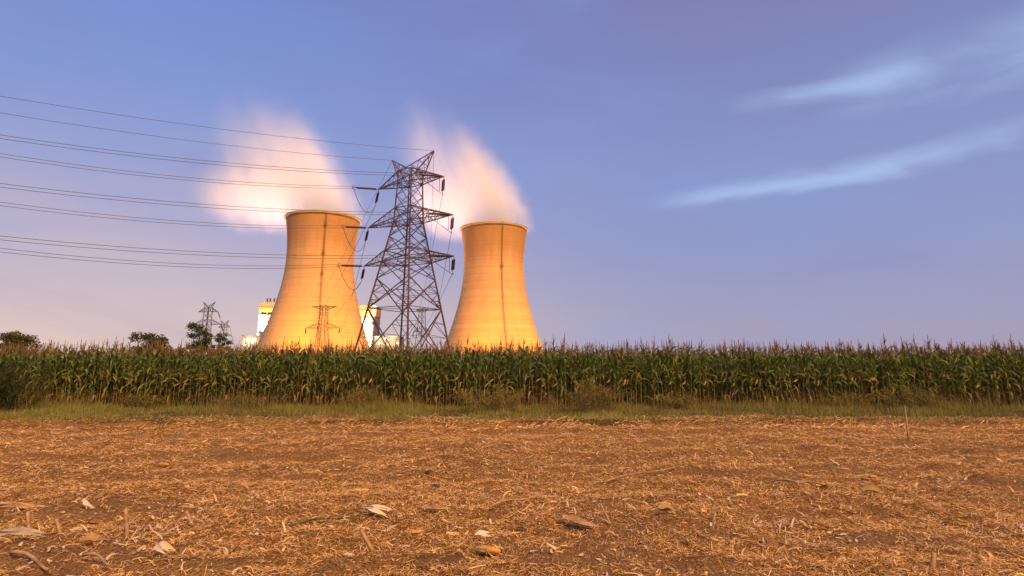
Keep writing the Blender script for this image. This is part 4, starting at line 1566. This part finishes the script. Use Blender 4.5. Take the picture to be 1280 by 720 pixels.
husk_leaf(118, 681, 0.24, 0.07, R(20), 'brown_leaf', 'small upturned brown dead leaf right of the wide grey one', 'dead_leaf', 'dead leaf', 'dead leaves lying on the field', 2, 15, 0.07)


def stalk(p0, p1, h1, rad, m, label, group='dry stalks lying on the field', bend=0.04, seed=1, name='dry_stalk', leaf=True):
    a, b = lay(*p0, rad + 0.035), lay(*p1, rad + 0.03 + h1)
    rg = random.Random(seed)
    t = empty(name, a, label, 'dry stalk', group)
    b = b - a
    pts, rr = [], []
    n = 8
    per = Vector((-b.y, b.x, 0)).normalized()
    for i in range(n + 1):
        u = i / n
        pts.append(b * u + per * bend * math.sin(u * 3.14) + Vector((0, 0, 0.02 * math.sin(u * 6))))
        rr.append(rad * (1 - 0.35 * u) * (1.16 if i % 2 == 0 else 0.95))
    mb = MB(); mb.tube(pts, rr, 7); mb.build('stem', M[m], t, True)
    if leaf:
        mb = MB()
        for k in range(3):
            q = pts[2 + 2 * k]
            dv = (b.normalized() + per * rg.uniform(-0.8, 0.8)).normalized()
            s_ = dv.cross(Vector((0, 0, 1))).normalized()
            le = b.length * rg.uniform(0.25, 0.4)
            mb.ribbon([q, q + dv * le * 0.4 + Vector((0, 0, 0.03)), q + dv * le * 0.8, q + dv * le - Vector((0, 0, 0.01))], [0.02, 0.035, 0.028, 0.006], s_, 0.4)
        mb.build('dead_leaves', M['brown_leaf' if m == 'dry_stalk' else 'green_leaf'], t)


stalk((755, 606), (846, 589), 0.02, 0.016, 'brown_leaf', 'long dark brown stalk lying across the middle of the field', seed=2)
stalk((362, 664), (448, 652), 0.02, 0.010, 'green_leaf', 'greenish leafy stem left of the cream husk', seed=3)
stalk((612, 644), (676, 630), 0.03, 0.013, 'dry_stalk', 'straight tan stalk left of the broad brown leaf', seed=4, leaf=False)
stalk((12, 697), (58, 722), 0.03, 0.016, 'dry_stalk', 'thick tan stalk lying at the bottom left corner', seed=5, leaf=False)
stalk((103, 704), (132, 726), 0.05, 0.013, 'dry_stalk', 'pale stalk sticking up beside the thick one at the bottom left', seed=6, leaf=False)
stalk((755, 672), (772, 676), 0.02, 0.016, 'dry_stalk', 'short broken stalk lying right of the broad brown leaf', seed=7, leaf=False)
stalk((95, 523), (128, 508), 0.05, 0.014, 'dry_stalk', 'broken stalk leaning on the grassy bank at far left', seed=8)
stalk((60, 503), (92, 516), 0.02, 0.012, 'dry_stalk', 'arched dry stalk lying in the grass at far left', seed=9)
stalk((412, 512), (440, 505), 1.15, 0.014, 'dry_stalk', 'long snapped corn stalk leaning up in front of the corn', seed=11)
stalk((1090, 507), (1075, 505), 1.05, 0.016, 'dry_stalk', 'pale snapped corn stalk leaning left on the right of the field edge', seed=12)


def stub(px, py, h, tx, ty, label, seed, rad=0.012, m='dry_stalk'):
    h, rad = h * 1.25, rad * 1.25
    p = lay(px, py, -0.02)
    mb = MB()
    pts = [Vector((tx * h * u, ty * h * u, h * u)) for u in (0, 0.25, 0.5, 0.75, 0.96, 1.0)]
    mb.tube(pts, [rad * 1.15, rad, rad * 1.05, rad * 0.95, rad * 0.95, rad * 0.6], 7)
    for k in range(3):
        a = seed + k * 2.1
        mb.tube([pts[0], pts[0] + Vector((math.cos(a) * 0.05, math.sin(a) * 0.05, 0.0)), pts[0] + Vector((math.cos(a) * 0.08, math.sin(a) * 0.08, -0.02))], [0.005, 0.004, 0.002], 4)
    o = mb.build('stalk_stub', M[m], None, True, p)
    return tag(o, label, 'stalk stub', 'cut corn stubs standing in the field')


stub(1136, 551, 0.62, 0.02, 0.0, 'tallest cut stub standing alone near the bank on the right', 1, 0.016)
stub(160, 668, 0.21, -0.28, 0.1, 'leaning cut stub left of the pale husk patch', 2, 0.014)
stub(38, 668, 0.20, -0.35, 0.1, 'leaning cut stub just above the wide grey leaf', 3, 0.013)
stub(77, 665, 0.13, -0.55, 0.1, 'short thick tilted stub between two leaning ones', 4, 0.015)
stub(240, 664, 0.12, -0.6, 0.1, 'short tilted stub right of the pale husk patch', 5, 0.014)
stub(468, 694, 0.16, -0.7, 0.1, 'tilted stub below the cream husk', 6, 0.014)
stub(765, 660, 0.18, -0.5, 0.1, 'thin leaning stub right above the broad brown leaf', 7, 0.009)
stub(1165, 715, 0.13, 0.3, 0.1, 'pale stub at the bottom right of the field', 8, 0.016, 'dry_stalk')
stub(890, 655, 0.10, 0.4, 0.1, 'short stub right of the tan curled husk', 9, 0.011)


def lump(px, py, size, m, label, seed, name='soil_clod', cat='soil clod', group='clods and stones on the field'):
    p = lay(px, py, size * 0.2)
    rg = np.random.default_rng(seed)
    import bmesh
    bm = bmesh.new()
    bmesh.ops.create_icosphere(bm, subdivisions=3, radius=1)
    offs = rg.normal(0, 1, (7, 3)); offs /= np.linalg.norm(offs, axis=1)[:, None]
    amp = rg.uniform(-0.3, 0.4, 7)
    for v in bm.verts:
        d_ = np.array(v.co)
        k = 1 + sum(a * max(0, d_ @ o) ** 2 for a, o in zip(amp, offs)) + rg.normal(0, 0.11)
        v.co = (d_[0] * k * size, d_[1] * k * size * 0.7, d_[2] * k * size * 0.55)
    me = bpy.data.meshes.new(name)
    bm.to_mesh(me)
    bm.free()
    return tag(link(name, me, M[m], None, p), label, cat, group)


lump(536, 592, 0.05, 'clod', 'dark soil clod upper of two in mid field', 1)
lump(546, 607, 0.055, 'clod', 'dark soil clod lower of two in mid field', 2)
lump(650, 662, 0.045, 'clod', 'dark soil clod right of the straight tan stalk', 3)
lump(1182, 652, 0.04, 'clod', 'small dark soil clod on the right of the field', 4)
lump(975, 617, 0.05, 'stone', 'grey stone beside the heap of grey leaves', 5, 'stone', 'stone')
